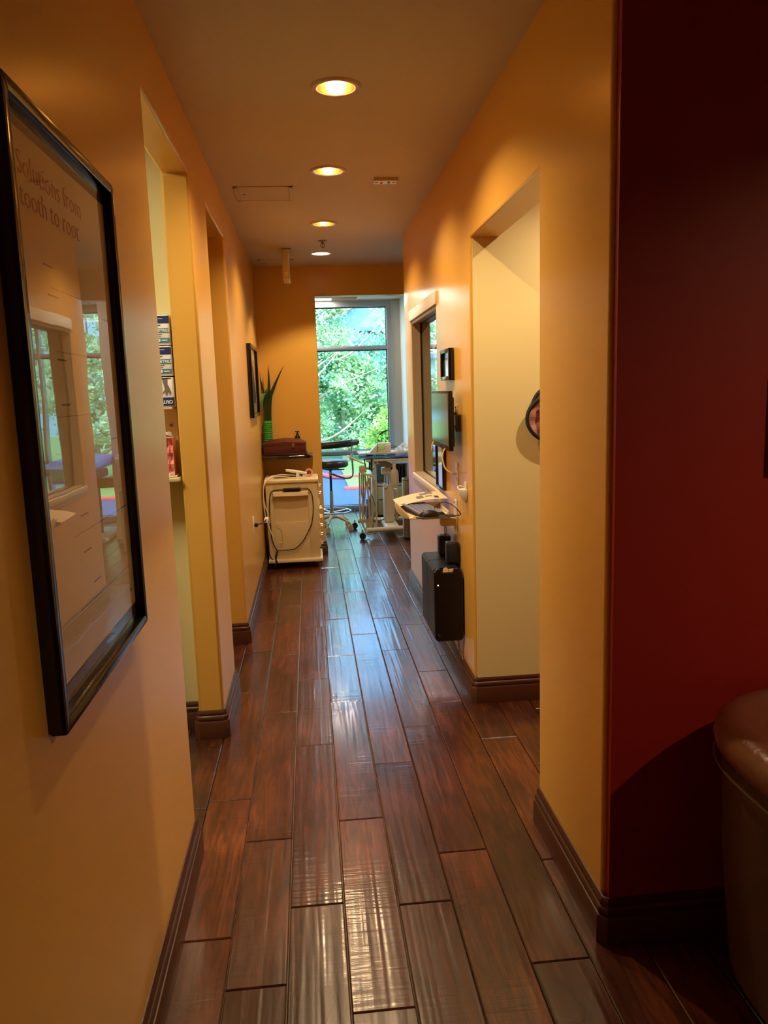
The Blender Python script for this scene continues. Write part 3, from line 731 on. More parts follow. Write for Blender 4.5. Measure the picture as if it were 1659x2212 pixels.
# D-shaped end cheek
pts = [(.440-.012, .962), (.502, .880)]
c = Vector(((pts[0][0]+pts[1][0])/2, (pts[0][1]+pts[1][1])/2)); d = Vector(pts[1])-Vector(pts[0]); rr = d.length/2; ang = math.atan2(d.y, d.x)
pl = [(c.x+rr*math.cos(ang-PI+PI*k/14*1), c.y+.62*rr*math.sin(ang-PI+PI*k/14)) for k in range(15)]
pl = []
dn = d.normalized(); pn = Vector((dn.y, -dn.x)) if dn.y*-1 > 0 and True else Vector((-dn.y, dn.x))
if pn.x > 0: pn = -pn
for k in range(15):
    a = PI*k/14; q = c+dn*(rr*math.cos(a))+pn*(.50*rr*math.sin(a)); pl.append((q.x, q.y))
MB().prism(pl, 'Y', 4.00, 4.012, .002).build('end_cheek', M['cream_edge'], t)
MB().tube([(pts[0][0], 4.006, pts[0][1]), (pts[1][0], 4.006, pts[1][1])], .005, 8).build('cheek_rim', M['white_plastic'], t)
# printed sheet bowed over the tray
rings = []
n = 16
def sheet(f): # f 0..1 left to right
    return .464+.282*f, .908+.013*math.sin(PI*f)+.034*f
def sheet_pt(f, g, dz=0):
    x, z = sheet(f); return (x, 4.215+.015*f+.265*g, z+.006*g+dz)
for i in range(n+1):
    f = i/n; rings.append([sheet_pt(f, 0), sheet_pt(f, 1), sheet_pt(f, 1, .0012), sheet_pt(f, 0, .0012)])
sh = thing('printed_sheet', 'bowed printed paper sheet with grey blocks lying over the keyboard tray', 'paper', (.58, 4.3, .92))
MB().ring_mesh(rings).build('sheet', M['paper'], sh)
def blk(f0, f1, g0, g1, mat, nm):
    rg = []
    for i in range(5):
        f = f0+(f1-f0)*i/4
        def P(g, dz): return sheet_pt(f, g, .0013+dz)
        rg.append([P(g0, 0), P(g1, 0), P(g1, .0008), P(g0, .0008)])
    MB().ring_mesh(rg).build(nm, mat, sh)
for a in ((.42, .56, .25, .55), (.52, .66, .62, .82), (.60, .74, .35, .5), (.66, .80, .7, .95)): blk(*a, M['grey_ink'], 'grey_block')
blk(.76, .85, .15, .4, M['black'], 'black_block'); blk(.56, .66, .5, .6, M['white_paper'], 'white_block')
# keyboard
t = thing('keyboard', 'dark keyboard with grey blue keys on the wall tray, mostly under the sheet', 'keyboard', (.58, 4.15, .885))
rot = Matrix.Translation((.59, 4.12, .899)) @ Matrix.Rotation(R(14), 4, 'Z') @ Matrix.Rotation(R(4), 4, 'X')
b = MB(); b.T = rot; b.box(-.075, .075, -.12, .16, -.009, .006, .003); b.build('body', M['black'], t)
b = MB(); b.T = rot
for i in range(5):
    for j in range(9): b.box(-.070+i*.0283, -.070+i*.0283+.0245, -.114+j*.0295, -.114+j*.0295+.026, .006, .013, .002, 1)
b.build('keys', M['key_blue'], t)
# mouse + pad + note
MB().box(.53, .735, 3.945, 4.03, .8842, .8872, .003).build('mouse_pad', M['pad'], label='thin dark mouse pad at the front of the wall tray', cat='mouse pad')
t = thing('computer_mouse', 'black computer mouse on the dark pad at the front of the wall tray', 'mouse', (.60, 3.975, .887))
rings = []
for k in range(9):
    f = k/8; s_ = math.sqrt(max(1e-4, 1-(f**2.2))); rings.append([(.602+.052*s_*math.cos(2*PI*j/24), 3.985+.030*s_*math.sin(2*PI*j/24), .8875+.034*f) for j in range(24)])
MB().ring_mesh(rings).build('shell', M['black'], t)
MB().box(.565, .605, 3.984, 3.987, .9165, .9185, .001).build('button_gap', M['dark_grey'], t)
MB().tube([(.65, 4.0, .895), (.70, 3.96, .892), (.745, 3.90, .90), (.74, 3.85, .92), (.71, 3.88, .955), (.68, 3.98, .96), (.66, 4.08, .93), (.64, 4.10, .9)], .0025, 6, 8).build('mouse_cable', M['cord_black'], label='thin dark cable looping off the wall tray towards the wall', cat='cable')
MB().box(.515, .57, 3.985, 4.0, .8845, .8885, .001).build('sticky_note', M['yellow'], label='yellow note at the left front corner of the wall tray', cat='note')
t = thing('note_pad', 'small white paper pad lying in the right part of the wall tray', 'paper', (.68, 4.06, .885))
MB().box(.655, .705, 4.035, 4.12, .8845, .8895, .001, rot=Matrix.Rotation(R(10), 3, 'Z')).build('pages', M['white_paper'], t)

# ------------------------------------------------------------------ desktop PC mounted on the wall
t = thing('computer_tower', 'black desktop computer tower hung on the right wall below the keyboard tray', 'computer', (.68, 4.06, .245))
x0, x1, y0_, y1_, z0_, z1_ = .598, .748, 3.845, 4.285, .246, .632
def chamf(x0, x1, z0, z1, c, c2=.006): return [(x0+c, z0), (x1-c2, z0), (x1, z0+c2), (x1, z1-.02), (x1-.02, z1), (x0+c, z1), (x0, z1-c), (x0, z0+c)]
MB().prism(chamf(x0, x1, z0_, z1_, .014), 'Y', 4.075, y1_).build('rear_case', M['dark_grey'], t, smooth=False)
MB().prism(chamf(x0, x1, z0_, z1_, .014), 'Y', 3.875, 4.068).build('front_case', M['dark_grey'], t, smooth=False)
MB().prism(chamf(x0+.006, x1-.006, z0_+.006, z1_-.006, .014), 'Y', 4.06, 4.08).build('groove', M['black'], t)
b = MB(); b.prism([(x0+.014, z0_), (x1-.012, z0_), (x1, z0_+.012), (x1, z1_-.026), (x1-.026, z1_), (x1-.045, z1_), (x1-.052, z1_-.020), (x0+.04, z1_-.020), (x0+.032, z1_), (x0+.016, z1_), (x0, z1_-.018), (x0, z0_+.014)], 'Y', y0_, 3.875, .0025, 1)
b.build('front_bezel', M['black'], t, smooth=False)
MB().cyl((x0+.020, y0_-.0015, z1_-.085), (x0+.020, y0_+.002, z1_-.085), .0028).build('power_light', M['led'], t)
MB().box(x0+.03, x1-.02, y0_-.001, y0_+.001, z1_-.089, z1_-.0875).build('drive_slot', M['dark_grey'], t)
MB().box(x0+.01, x1-.01, y0_-.0008, y0_+.001, z1_-.165, z1_-.1638).build('panel_seam', M['dark_grey'], t)
text('hp', .022, M['dark_grey'], frame4(x0+.066, y0_-.0008, z1_-.046, (1, 0, 0), (.2, 0, 1)), t, 'logo', thin=-.0006)
b = MB(); b.box(x0+.012, x0+.020, y0_-.001, y0_+.001, z0_+.040, z0_+.042); b.box(x0+.012, x0+.026, y0_-.001, y0_+.001, z0_+.033, z0_+.036); b.box(x0+.024, x0+.030, y0_-.001, y0_+.001, z0_+.025, z0_+.027)
b.build('sticker_print', M['grey_ink'], t)
text('Z', .012, M['dark_grey'], frame4(x0+.078, y0_-.0008, z0_+.008, (1, 0, 0), (0, 0, 1)), t, 'logo', thin=-.0004)
MB().box(x1-.002, XR, 3.95, 4.20, z0_-.008, z1_+.01, .003).build('wall_mount', M['black'], t)
t = thing('folded_card', 'crumpled white card stuck in the top slot of the computer tower', 'card', (.68, 3.87, .62))
b = MB(); b.prism([(.645, .615), (.672, .613), (.672, .632), (.662, .64), (.648, .632)], 'Y', 3.848, 3.852); b.prism([(.668, .613), (.705, .612), (.702, .628), (.67, .627)], 'Y', 3.853, 3.862)
b.build('card', M['paper'], t)
# speakers
def speaker(x, y, z, lb, w=.066, h=.115, d=.075):
    t = thing('desktop_speaker', lb, 'speaker', (x, y, z), 'small black speakers on the computer tower')
    MB().box(x-w/2, x+w/2, y-d/2, y+d/2, z+.002, z+h, .010, 3).build('cabinet', M['black'], t)
    MB().box(x-w/2+.008, x+w/2-.008, y-d/2-.003, y-d/2+.003, z+.012, z+h-.01, .003).build('grille', M['rubber'], t)
    MB().box(x-w/2+.008, x+w/2-.008, y-d/2+.01, y+d/2-.01, z-.001, z+.003).build('foot', M['rubber'], t)
    return t
s1 = speaker(.711, 4.18, .633, 'small black speaker at the back on top of the computer tower')
s2 = copy_tree(s1); s2.location = (.717, 3.97, .633); s2['label'] = 'small black speaker at the front on top of the computer tower'
b = MB(); b.tube([(.695, 4.05, .828), (.70, 4.09, .79), (.71, 4.14, .755), (.715, 4.17, .745)], .0022, 6, 6); b.tube([(.70, 4.05, .828), (.71, 4.10, .78), (.722, 4.19, .742)], .0022, 6, 6)
b.build('speaker_cable', M['cord_black'], label='pair of thin dark cables dropping from the tray arm to the speakers', cat='cable')
b = MB(); b.tube([(.74, 4.0, .24), (.742, 3.98, .2), (.748, 3.96, .15), (.745, 3.93, .125)], .0035, 6, 6); b.tube([(.735, 3.93, .24), (.738, 3.90, .18), (.75, 3.88, .13)], .003, 6, 6); b.tube([(.72, 4.12, .24), (.735, 4.1, .18), (.745, 4.06, .14)], .003, 6, 6)
b.build('power_cable', M['tan_plastic'], label='tan power cables hanging from the underside of the computer tower', cat='cable')

# ------------------------------------------------------------------ left outlet
t = thing('outlet_plate', 'cream wall outlet low on the left wall before the rolling cart', 'outlet', (XL, 5.69, .53))
MB().box(XL, XL+.006, 5.65, 5.73, .53, .66, .002).build('plate', M['white_plastic'], t)
MB().box(XL+.005, XL+.009, 5.672, 5.708, .545, .645, .003).build('sockets', M['cream_edge'], t)
t = thing('extension_cord', 'black plug and cord with white adapter, low on the left wall beside the cart', 'cord', (XL+.03, 5.72, .59))
MB().box(XL+.008, XL+.035, 5.675, 5.705, .585, .612, .005).build('plug', M['black'], t)
MB().tube([(XL+.03, 5.69, .60), (XL+.06, 5.75, .60), (XL+.07, 5.90, .585), (XL+.07, 6.1, .57)], .005, 8, 6).build('cord', M['cord_black'], t)
MB().box(XL+.055, XL+.085, 6.08, 6.20, .545, .575, .004).build('adapter', M['white_plastic'], t)
MB().tube([(XL+.07, 6.2, .56), (XL+.055, 6.4, .42), (XL+.05, 6.6, .30), (XL+.045, 6.74, .15), (-.38, 6.76, .10)], .005, 8, 6).build('cord', M['cord_black'], t)

# ------------------------------------------------------------------ rolling cart
cx0, cx1, cy0, cy1 = -.415, .040, 6.825, 7.22
t = thing('rolling_cart', 'cream rolling dental cart with silver side handles against the left wall', 'cart', (-.19, 7.02, 0))
MB().box(cx0, cx1, cy0+.02, cy1, .085, .765, .004).build('body', M['cream_plastic'], t)
b = MB()
fx0, fx1 = cx0+.065, cx1-.085
b.box(cx0, fx0, cy0, cy0+.021, .085, .765, .003); b.box(fx1, cx1, cy0, cy0+.021, .085, .765, .003)
b.box(fx0-.002, fx1+.002, cy0, cy0+.021, .705, .765, .003)
b.build('front_frame', M['cream_plastic'], t)
MB().box(fx0, fx1, cy0+.003, cy0+.024, .085, .42, .002).build('lower_panel', M['cream_plastic'], t)
rings = []
for i in range(9):
    x = fx0+(fx1-fx0)*i/8; bow = .010*math.sin(PI*i/8)
    rings.append([(x, cy0-.045-bow, .660), (x, cy0+.02, .665), (x, cy0+.02, .700), (x, cy0-.04-bow, .694)])
MB().ring_mesh(rings).build('pull_handle', M['cream_edge'], t)
MB().box(cx0-.012, cx1+.010, cy0-.015, cy1+.01, .768, .800, .008, 3).build('worktop', M['cream_edge'], t)
MB().box(cx0-.005, cx1+.022, cy0-.03, cy1+.01, .060, .088, .006).build('base_plate', M['cream_edge'], t)
zs = [(.70, .765), (.64, .695), (.50, .57), (.42, .49), (.34, .41), (.26, .33), (.18, .25)]
for i, (a, c_) in enumerate(zs):
    dr = MB().box(cx1-.001, cx1+.012, cy0+.02, cy1-.01, a, c_, .002).build('drawer', M['cream_plastic'], t)
    z = (a+c_)/2; MB().tube([(cx1+.010, cy0+.05, z+.008), (cx1+.034, cy0+.05, z+.008), (cx1+.034, cy0+.05, z-.008), (cx1+.010, cy0+.05, z-.008)], .0045, 8).build('handle', M['chrome'], dr)
for x in (cx0+.05, cx1-.04):
    for y in (cy0+.03, cy1-.05):
        c1 = MB().box(x-.012, x+.012, y-.012, y+.012, .04, .062).build('caster', M['chrome'], t)
        MB().cyl((x-.010, y, .024), (x+.010, y, .024), .023).build('wheel', M['rubber'], c1)
# items on the cart
t = thing('flat_tablet', 'flat black device lying on top of the rolling cart', 'tablet', (-.22, 7.06, .80))
MB().box(-.345, -.09, 6.95, 7.19, .801, .816, .004).build('body', M['black'], t)
MB().box(-.33, -.105, 6.965, 7.175, .816, .818).build('face', M['screen'], t)
t = thing('curing_light', 'cream pistol-shaped hand tool resting on top of the rolling cart', 'dental tool', (-.10, 6.95, .80))
b = MB(); b.tube([(-.235, 6.93, .872), (-.20, 6.93, .866), (-.10, 6.93, .848), (-.05, 6.93, .838)], [.010, .014, .014, .011], 10); b.build('barrel', M['white_plastic'], t)
MB().box(-.145, -.115, 6.915, 6.945, .806, .856, .004).build('handle', M['white_plastic'], t)
MB().box(-.175, -.080, 6.895, 6.965, .800, .809, .004).build('stand', M['white_plastic'], t)
MB().box(-.180, -.160, 6.920, 6.926, .852, .862).build('band', M['tan_plastic'], t)
t = thing('tape_roll', 'small pinkish roll on the right of the cart top beside the hand tool', 'roll', (-.03, 7.0, .80))
MB().lathe([(.022, -.012), (.036, -.012), (.036, .012), (.022, .012), (.022, -.012)], (-.03, 7.0, .8365), 28, 'Y', cap=False).build('tape', M['pink'], t)
t = thing('power_adapter', 'black power brick with a cord loop draped over the front of the rolling cart', 'power adapter', (-.16, 6.78, .70))
MB().box(-.262, -.108, 6.775, 6.828, .701, .726, .004).build('brick', M['black'], t)
MB().tube([(-.11, 6.80, .715), (-.06, 6.81, .718), (-.03, 6.808, .70), (-.008, 6.806, .64), (-.006, 6.806, .52), (-.022, 6.806, .42), (-.035, 6.806, .38), (-.10, 6.806, .26), (-.17, 6.806, .19), (-.22, 6.806, .175), (-.33, 6.806, .172), (-.345, 6.800, .16), (-.36, 6.79, .12), (-.34, 6.785, .06)], .0042, 8, 8).build('cord', M['cord_black'], t)
MB().tube([(-.26, 6.80, .715), (-.33, 6.81, .712), (-.37, 6.806, .69), (-.383, 6.806, .62), (-.39, 6.806, .5), (-.385, 6.806, .38), (-.38, 6.806, .27), (-.35, 6.806, .19), (-.335, 6.80, .17), (-.355, 6.79, .10), (-.35, 6.785, .04)], .0042, 8, 8).build('cord', M['cord_black'], t)
b = MB(); b.tube([(-.06, 6.87, .806), (-.17, 6.87, .810), (-.27, 6.87, .822), (-.36, 6.84, .82), (-.41, 6.80, .78), (-.435, 6.79, .70), (-.425, 6.79, .58), (-.40, 6.79, .50), (-.395, 6.795, .42)], .005, 8, 8)
b.tube([(-.10, 6.95, .815), (-.20, 6.93, .828), (-.30, 6.90, .835), (-.38, 6.84, .82), (-.425, 6.79, .76), (-.435, 6.785, .6), (-.42, 6.78, .46), (-.39, 6.785, .36), (-.37, 6.79, .30)], .005, 8, 8)
b.tube([(-.33, 6.806, .42), (-.29, 6.806, .38), (-.285, 6.806, .3), (-.29, 6.806, .245), (-.32, 6.806, .25)], .003, 6, 8)
b.build('white_cable', M['cord_white'], label='white cables trailing over the left corner of the rolling cart', cat='cable')

# ------------------------------------------------------------------ console shelf with case, plant, pump
pl = [(XL, 7.08), (-.20, 7.06), (-.06, 7.075), (-.012, 7.10), (.012, 7.15), (.015, 7.20), (.015, YE), (XL, YE)]
MB().prism(pl, 'Z', .958, .990, .010, 3).build('wall_shelf', M['wood_black'], label='dark glossy shelf with rounded corner on the end wall behind the cart', cat='shelf')
t = thing('leather_case', 'dark red leather case with domed lid and metal clasp on the dark wall shelf', 'case', (-.24, 7.2, .99))
MB().box(-.44, -.035, 7.095, 7.325, .990, 1.008, .004).build('base', M['case_dark'], t)
MB().box(-.432, -.045, 7.105, 7.32, 1.006, 1.088, .006).build('body', M['case'], t)
rings = []
for y in (7.100, 7.14, 7.21, 7.28, 7.322):
    h = .03*(1-((y-7.211)/.115)**2)+.008
    rings.append([(-.436, y, 1.086), (-.041, y, 1.086), (-.044, y, 1.095+h*.3), (-.10, y, 1.095+h), (-.24, y, 1.100+h*1.15), (-.37, y, 1.095+h), (-.432, y, 1.095+h*.3)])
MB().ring_mesh(rings).build('lid', M['case'], t)
MB().box(-.172, -.150, 7.094, 7.104, 1.060, 1.098, .002).build('clasp', M['brass'], t)
t = thing('potted_plant', 'upright dark green leaves in a green woven vase on the dark wall shelf', 'plant', (-.385, 7.335, .99))
vx, vy = -.392, 7.328
MB().lathe([(.034, 0), (.036, .01), (.038, .30), (.036, .31), (.033, .30)], (vx, vy, .992), 24).build('vase', M['green_weave'], t)
b = MB()
for k in range(16):
    z = 1.01+k*.018; n = 24
    b.tube([(vx+(.0385+.0022*(-1)**(j+k))*math.cos(2*PI*j/n), vy+(.0385+.0022*(-1)**(j+k))*math.sin(2*PI*j/n), z) for j in range(n)], .0045, 5, close=True)
b.build('weave', M['green_weave'], t)
def blade(name, pts, w, mat, fold=.25):
    P = [Vector(p) for p in pts]; rings = []; n = 14
    for i in range(n+1):
        f = i/n*(len(P)-1); k = min(int(f), len(P)-2); u = f-k
        p0 = P[max(k-1, 0)]; p1 = P[k]; p2 = P[k+1]; p3 = P[min(k+2, len(P)-1)]
        q = .5*((2*p1)+(-p0+p2)*u+(2*p0-5*p1+4*p2-p3)*u*u+(-p0+3*p1-3*p2+p3)*u**3)
        g = i/n; ww = .78*w*(math.sin(PI*min(1, g*.62+.30))**.8)*(1-g**5)+.0006
        rings.append([q+Vector((-ww, -ww*fold, 0)), q+Vector((0, .002, 0)), q+Vector((ww, -ww*fold, 0)), q+Vector((0, -.0015, 0))])
    MB().ring_mesh(rings).build(name, mat, t)
blade('leaf', [(-.385, 7.33, 1.15), (-.375, 7.32, 1.45), (-.36, 7.31, 1.63), (-.357, 7.30, 1.81)], .020, M['leaf'])
blade('leaf', [(-.38, 7.33, 1.15), (-.36, 7.31, 1.48), (-.31, 7.29, 1.62), (-.215, 7.26, 1.80)], .023, M['leaf'])
blade('leaf', [(-.395, 7.33, 1.15), (-.40, 7.32, 1.35), (-.395, 7.31, 1.52), (-.385, 7.30, 1.60)], .024, M['leaf'])
blade('leaf', [(-.40, 7.33, 1.15), (-.41, 7.32, 1.4), (-.43, 7.31, 1.6), (-.438, 7.30, 1.76)], .009, M['leaf'])
blade('leaf', [(-.40, 7.33, 1.2), (-.405, 7.31, 1.5), (-.42, 7.30, 1.62), (-.436, 7.29, 1.70)], .009, M['leaf'])
blade('leaf', [(-.375, 7.33, 1.15), (-.372, 7.32, 1.40), (-.365, 7.31, 1.52), (-.362, 7.30, 1.58)], .026, M['leaf'])
blade('leaf', [(-.39, 7.29, 1.555), (-.41, 7.26, 1.55), (-.425, 7.24, 1.50), (-.432, 7.23, 1.43)], .022, M['leaf_light'])
t = thing('pump_bottle', 'small black pump bottle behind the leather case on the shelf', 'bottle', (-.12, 7.335, .99))
MB().lathe([(.001, 0), (.024, 0), (.025, .06), (.024, .15), (.014, .165), (.013, .178)], (-.122, 7.34, .991), 20).build('body', M['black'], t)
b = MB(); b.cyl((-.122, 7.34, 1.165), (-.122, 7.34, 1.19), .006); b.box(-.143, -.104, 7.333, 7.347, 1.186, 1.196, .003); b.build('pump_head', M['black'], t)
MB().cyl((-.440, 7.150, 1.195), (-.4435, 7.098, .992), .0035).build('thin_stick', M['black'], label='thin dark stick leaning on the wall at the left end of the shelf', cat='stick')

# ------------------------------------------------------------------ assistant stool in the bay
sx, sy = .205, 8.75
t = thing('assistant_stool', 'black and chrome dental stool with curved arm rest by the tall window', 'stool', (sx, sy, 0))
b = MB(); 
rings = []
for z, k in ((.700, .80), (.706, .93), (.722, 1.0), (.745, 1.01), (.765, .98), (.782, .88), (.79, .6), (.792, .02)):
    rings.append([(sx-.01+.215*k*math.cos(2*PI*j/32), sy+.20*k*math.sin(2*PI*j/32), z+.012*(math.cos(2*PI*j/32)*-.6*k)+.01) for j in range(32)])
b.ring_mesh(rings); b.build('seat', M['leather_black'], t)
MB().lathe([(.001, .0), (.05, .0), (.12, .022), (.12, .028), (.001, .028)], (sx, sy, .675), 24).build('seat_plate', M['black'], t)
MB().box(sx+.03, sx+.16, sy-.015, sy+.015, .672, .684, .003).build('lever', M['black'], t)
pts = []
for k in range(15):
    a = R(178-12.5*k); pts.append((sx-.03+.285*math.cos(a)*1.0, sy-.10-.10*math.sin(a)+.05, .972+.0012*k))
rings = []
MB().tube([(sx-.27, sy-.02, .958), (sx-.22, sy-.10, .960), (sx-.10, sy-.155, .964), (sx+.05, sy-.165, .970), (sx+.18, sy-.15, .978), (sx+.26, sy-.115, .984), (sx+.325, sy-.06, .986)], [.026, .036, .040, .041, .041, .040, .038, .034, .018], 14, 5).build('arm_pad', M['leather_black'], t)
b = MB(); b.box(sx+.20, sx+.265, sy-.15, sy-.10, .938, .944, .002)
b.tube([(sx+.245, sy-.125, .94), (sx+.245, sy-.125, .80), (sx+.248, sy-.12, .66), (sx+.23, sy-.11, .60), (sx+.17, sy-.08, .585), (sx+.10, sy-.05, .60), (sx+.0, sy, .635)], .011, 10, 6)
b.build('arm_support', M['chrome'], t)
b = MB(); b.cyl((sx, sy, .61), (sx, sy, .66), .019); b.build('collar', M['chrome'], t)
MB().cyl((sx, sy, .40), (sx, sy, .68), .0135).build('piston', M['black'], t)
MB().cyl((sx, sy, .22), (sx, sy, .44), .020, .020).build('column', M['chrome'], t)
MB().cyl((sx, sy, .12), (sx, sy, .24), .027, .024).build('hub', M['chrome'], t)
b = MB(); b.tube([(sx+.215*math.cos(2*PI*j/40), sy+.215*math.sin(2*PI*j/40), .205) for j in range(40)], .009, 10, close=True)
for k in range(4): a = R(30+90*k); b.cyl((sx, sy, .195), (sx+.21*math.cos(a), sy+.21*math.sin(a), .205), .006)
b.build('foot_ring', M['chrome'], t)
for k in range(5):
    a = R(-32+72*k); c_, s_ = math.cos(a), math.sin(a)
    lg = MB().tube([(sx, sy, .155), (sx+.10*c_, sy+.10*s_, .135), (sx+.22*c_, sy+.22*s_, .085)], [.022, .018, .012], 10, 5).build('leg', M['beige_metal'], t)
    x, y = sx+.235*c_, sy+.235*s_
    b = MB(); b.cyl((x, y-.016, .030), (x, y+.016, .030), .030); b.cyl((x, y, .04), (x, y, .08), .008)
    b.build('caster', M['tan_plastic'], lg)

# ------------------------------------------------------------------ dental delivery cart
t = thing('delivery_cart', 'beige mobile dental delivery unit with hanging hoses and bottle in the window bay', 'dental cart', (.78, 8.4, 0))
b = MB()
b.cyl((.545, 8.05, .09), (1.13, 8.13, .09), .026); b.cyl((.49, 8.70, .09), (1.10, 8.70, .09), .026)
b.build('base_tube', M['beige_metal'], t)
MB().prism([(.75, .115), (.82, .118), (.90, .118), (.90, .07), (.75, .07)], 'Y', 8.08, 8.70, .012).build('cross_tube', M['beige_metal'], t)
for x, y in ((.50, 8.04), (.455, 8.70), (1.12, 8.14), (1.10, 8.72)):
    w = MB().cyl((x, y-.016, .034), (x, y+.016, .034), .034).build('caster', M['rubber'], t)
    MB().cyl((x, y, .05), (x, y, .10), .010).build('stem', M['chrome'], w)
b = MB(); b.prism([(.765, .12), (.765, .50), (.79, .53), (.86, .53), (.875, .50), (.88, .12)], 'Y', 8.32, 8.46, .016); b.box(.86, .93, 8.44, 8.52, .12, .47, .01)
b.build('column', M['beige_metal'], t)
MB().cyl((.778, 8.30, .525), (.778, 8.34, .525), .024).build('joint_knob', M['white_plastic'], t)
b = MB(); b.cyl((.79, 8.36, .5), (.79, 8.36, .68), .014); b.cyl((.825, 8.38, .5), (.825, 8.38, .68), .014); b.build('lift_rod', M['chrome'], t)
MB().box(.75, .845, 8.30, 8.42, .645, .72, .008).build('control_box', M['beige_metal'], t)
b = MB(); b.tube([(.84, 8.36, .68), (.80, 8.36, .74), (.72, 8.33, .79)], .020, 8, 4); b.tube([(.72, 8.36, .78), (.80, 8.36, .77), (.90, 8.36, .72)], .018, 8, 4); b.build('swing_arm', M['tan_plastic'], t)
# tray assembly
b = MB(); b.box(.575, 1.12, 8.20, 8.56, .800, .822, .010); b.build('tray', M['beige_metal'], t)
b = MB(); b.box(.505, 1.05, 8.28, 8.62, .868, .888, .008); b.box(.60, .66, 8.4, 8.5, .82, .87); b.box(.98, 1.04, 8.4, 8.5, .82, .87); b.build('upper_tray', M['beige_metal'], t)
b = MB()
rings = []
for i in range(13):
    x = .505+.60*i/12; k = .004*math.sin(i*2.3)
    rings.append([(x, 8.215+.03*(1-i/12), .838+k), (x, 8.50, .842-k), (x, 8.50, .848-k), (x, 8.215+.03*(1-i/12), .852+k)])
b.ring_mesh(rings); b.build('barrier_film', M['blue_cloth'], t)
MB().box(.545, .93, 8.21, 8.225, .826, .835, .003).build('tray_slot', M['black'], t)
# instrument holder and hoses
b = MB(); b.box(.497, .575, 8.18, 8.24, .688, .765, .012); b.tube([(.575, 8.21, .735), (.62, 8.21, .725), (.66, 8.22, .735), (.68, 8.26, .80)], .013, 8, 5)
b.build('holder_block', M['beige_metal'], t)
b = MB(); b.tube([(.41, 8.25, .86), (.45, 8.23, .835), (.52, 8.21, .80), (.575, 8.2, .775)], [.007, .010, .007], 8, 5); b.cyl((.402, 8.25, .845), (.43, 8.25, .88), .012); b.build('handpiece', M['white_plastic'], t)
b = MB(); b.cyl((.607, 8.19, .72), (.612, 8.18, .80), .010); b.cyl((.570, 8.19, .70), (.555, 8.18, .83), .006); b.cyl((.628, 8.20, .70), (.635, 8.19, .84), .009); b.build('handpiece', M['dark_grey'], t)
b = MB()
for x, z in ((.530, .678), (.556, .672), (.585, .664), (.612, .660), (.636, .650)): b.lathe([(.001, -.014), (.013, -.010), (.016, 0), (.013, .010), (.001, .014)], (x, 8.19, z), 14)
b.build('hose_connector', M['cream_edge'], t)
def hose(x0, z0, xb, zb, x1, z1, yy, mat, r=.0075, w=.05, nm='hose'):
    MB().tube([(x0, yy, z0), (x0-.004, yy, z0-.2), (xb-w, yy-.01, .30), (xb-w*.9, yy-.015, zb+.10), (xb, yy-.02, zb), (xb+w*.9, yy-.01, zb+.11), (xb+w, yy+.005, .32), (x1, yy+.02, z1)], r, 8, 8).build(nm, mat, t)
hose(.530, .67, .565, .03, .60, .63, 8.17, M['cord_beige'], .0075, .052)
hose(.556, .67, .575, .10, .60, .60, 8.20, M['cord_beige'], .0075, .046)
hose(.585, .66, .625, .035, .64, .62, 8.16, M['cord_beige'], .0080, .040)
hose(.500, .69, .545, .08, .56, .66, 8.22, M['tan_plastic'], .0085, .055)
hose(.612, .65, .610, .06, .66, .60, 8.19, M['cord_beige'], .0065, .055)
hose(.520, .67, .60, .13, .57, .60, 8.23, M['cord_grey'], .0055, .06)
hose(.545, .67, .57, .20, .62, .55, 8.25, M['cord_black'], .0045, .035)
MB().tube([(.56, 8.40, .30), (.57, 8.45, .17), (.66, 8.45, .13), (.75, 8.42, .135), (.84, 8.35, .18), (.93, 8.28, .24), (.98, 8.25, .30)], .007, 8, 8).build('hose', M['cord_grey'], t)
# bottle
MB().lathe([(.001, 0), (.042, .002), (.046, .012), (.045, .13), (.036, .165), (.020, .185), (.017, .215), (.001, .215)], (.878, 8.24, .530), 24).build('water_bottle', M['frost'], t)
MB().cyl((.878, 8.24, .735), (.878, 8.24, .785), .019).build('bottle_cap', M['white_plastic'], t)
b = MB(); b.cyl((.95, 8.5, .18), (1.03, 8.5, .18), .026); b.build('canister', M['white_plastic'], t)
# device with lcd standing on the upper tray
t = thing('control_unit', 'white sloping control unit with green display on top of the delivery cart', 'dental device', (.745, 8.40, .888))
MB().prism([(.625, .890), (.855, .890), (.857, .968), (.700, .968)], 'Y', 8.32, 8.46, .006).build('housing', M['white_plastic'], t)
MB().prism([(.700, .968), (.857, .968), (.855, .985), (.725, .985)], 'Y', 8.34, 8.46, .005).build('housing_top', M['white_plastic'], t)
MB().box(.722, .790, 8.316, 8.321, .918, .950, .002).build('bezel', M['alu'], t)
MB().box(.727, .785, 8.314, 8.318, .922, .946).build('display', M['lcd'], t)
MB().tube([(.86, 8.4, .945), (.88, 8.4, .948), (.92, 8.42, .935), (.95, 8.44, .915)], .004, 6, 6).build('cord', M['cord_black'], t)
MB().tube([(.86, 8.38, .930), (.89, 8.38, .928), (.93, 8.4, .918)], .004, 6, 6).build('cord', M['cord_black'], t)
t = thing('flexible_probe', 'thin wire probe arching up from the delivery cart tray against the window', 'dental probe', (.70, 8.33, .84))
MB().tube([(.695, 8.30, .83), (.705, 8.30, .92), (.715, 8.32, 1.02), (.735, 8.33, 1.075), (.76, 8.34, 1.10)], .0028, 6, 8).build('wire', M['black'], t)
MB().tube([(.735, 8.33, 1.075), (.77, 8.34, 1.098), (.80, 8.35, 1.112), (.835, 8.36, 1.122), (.848, 8.36, 1.11)], [.006, .010, .008, .005, .003], 8, 4).build('clip', M['black'], t)
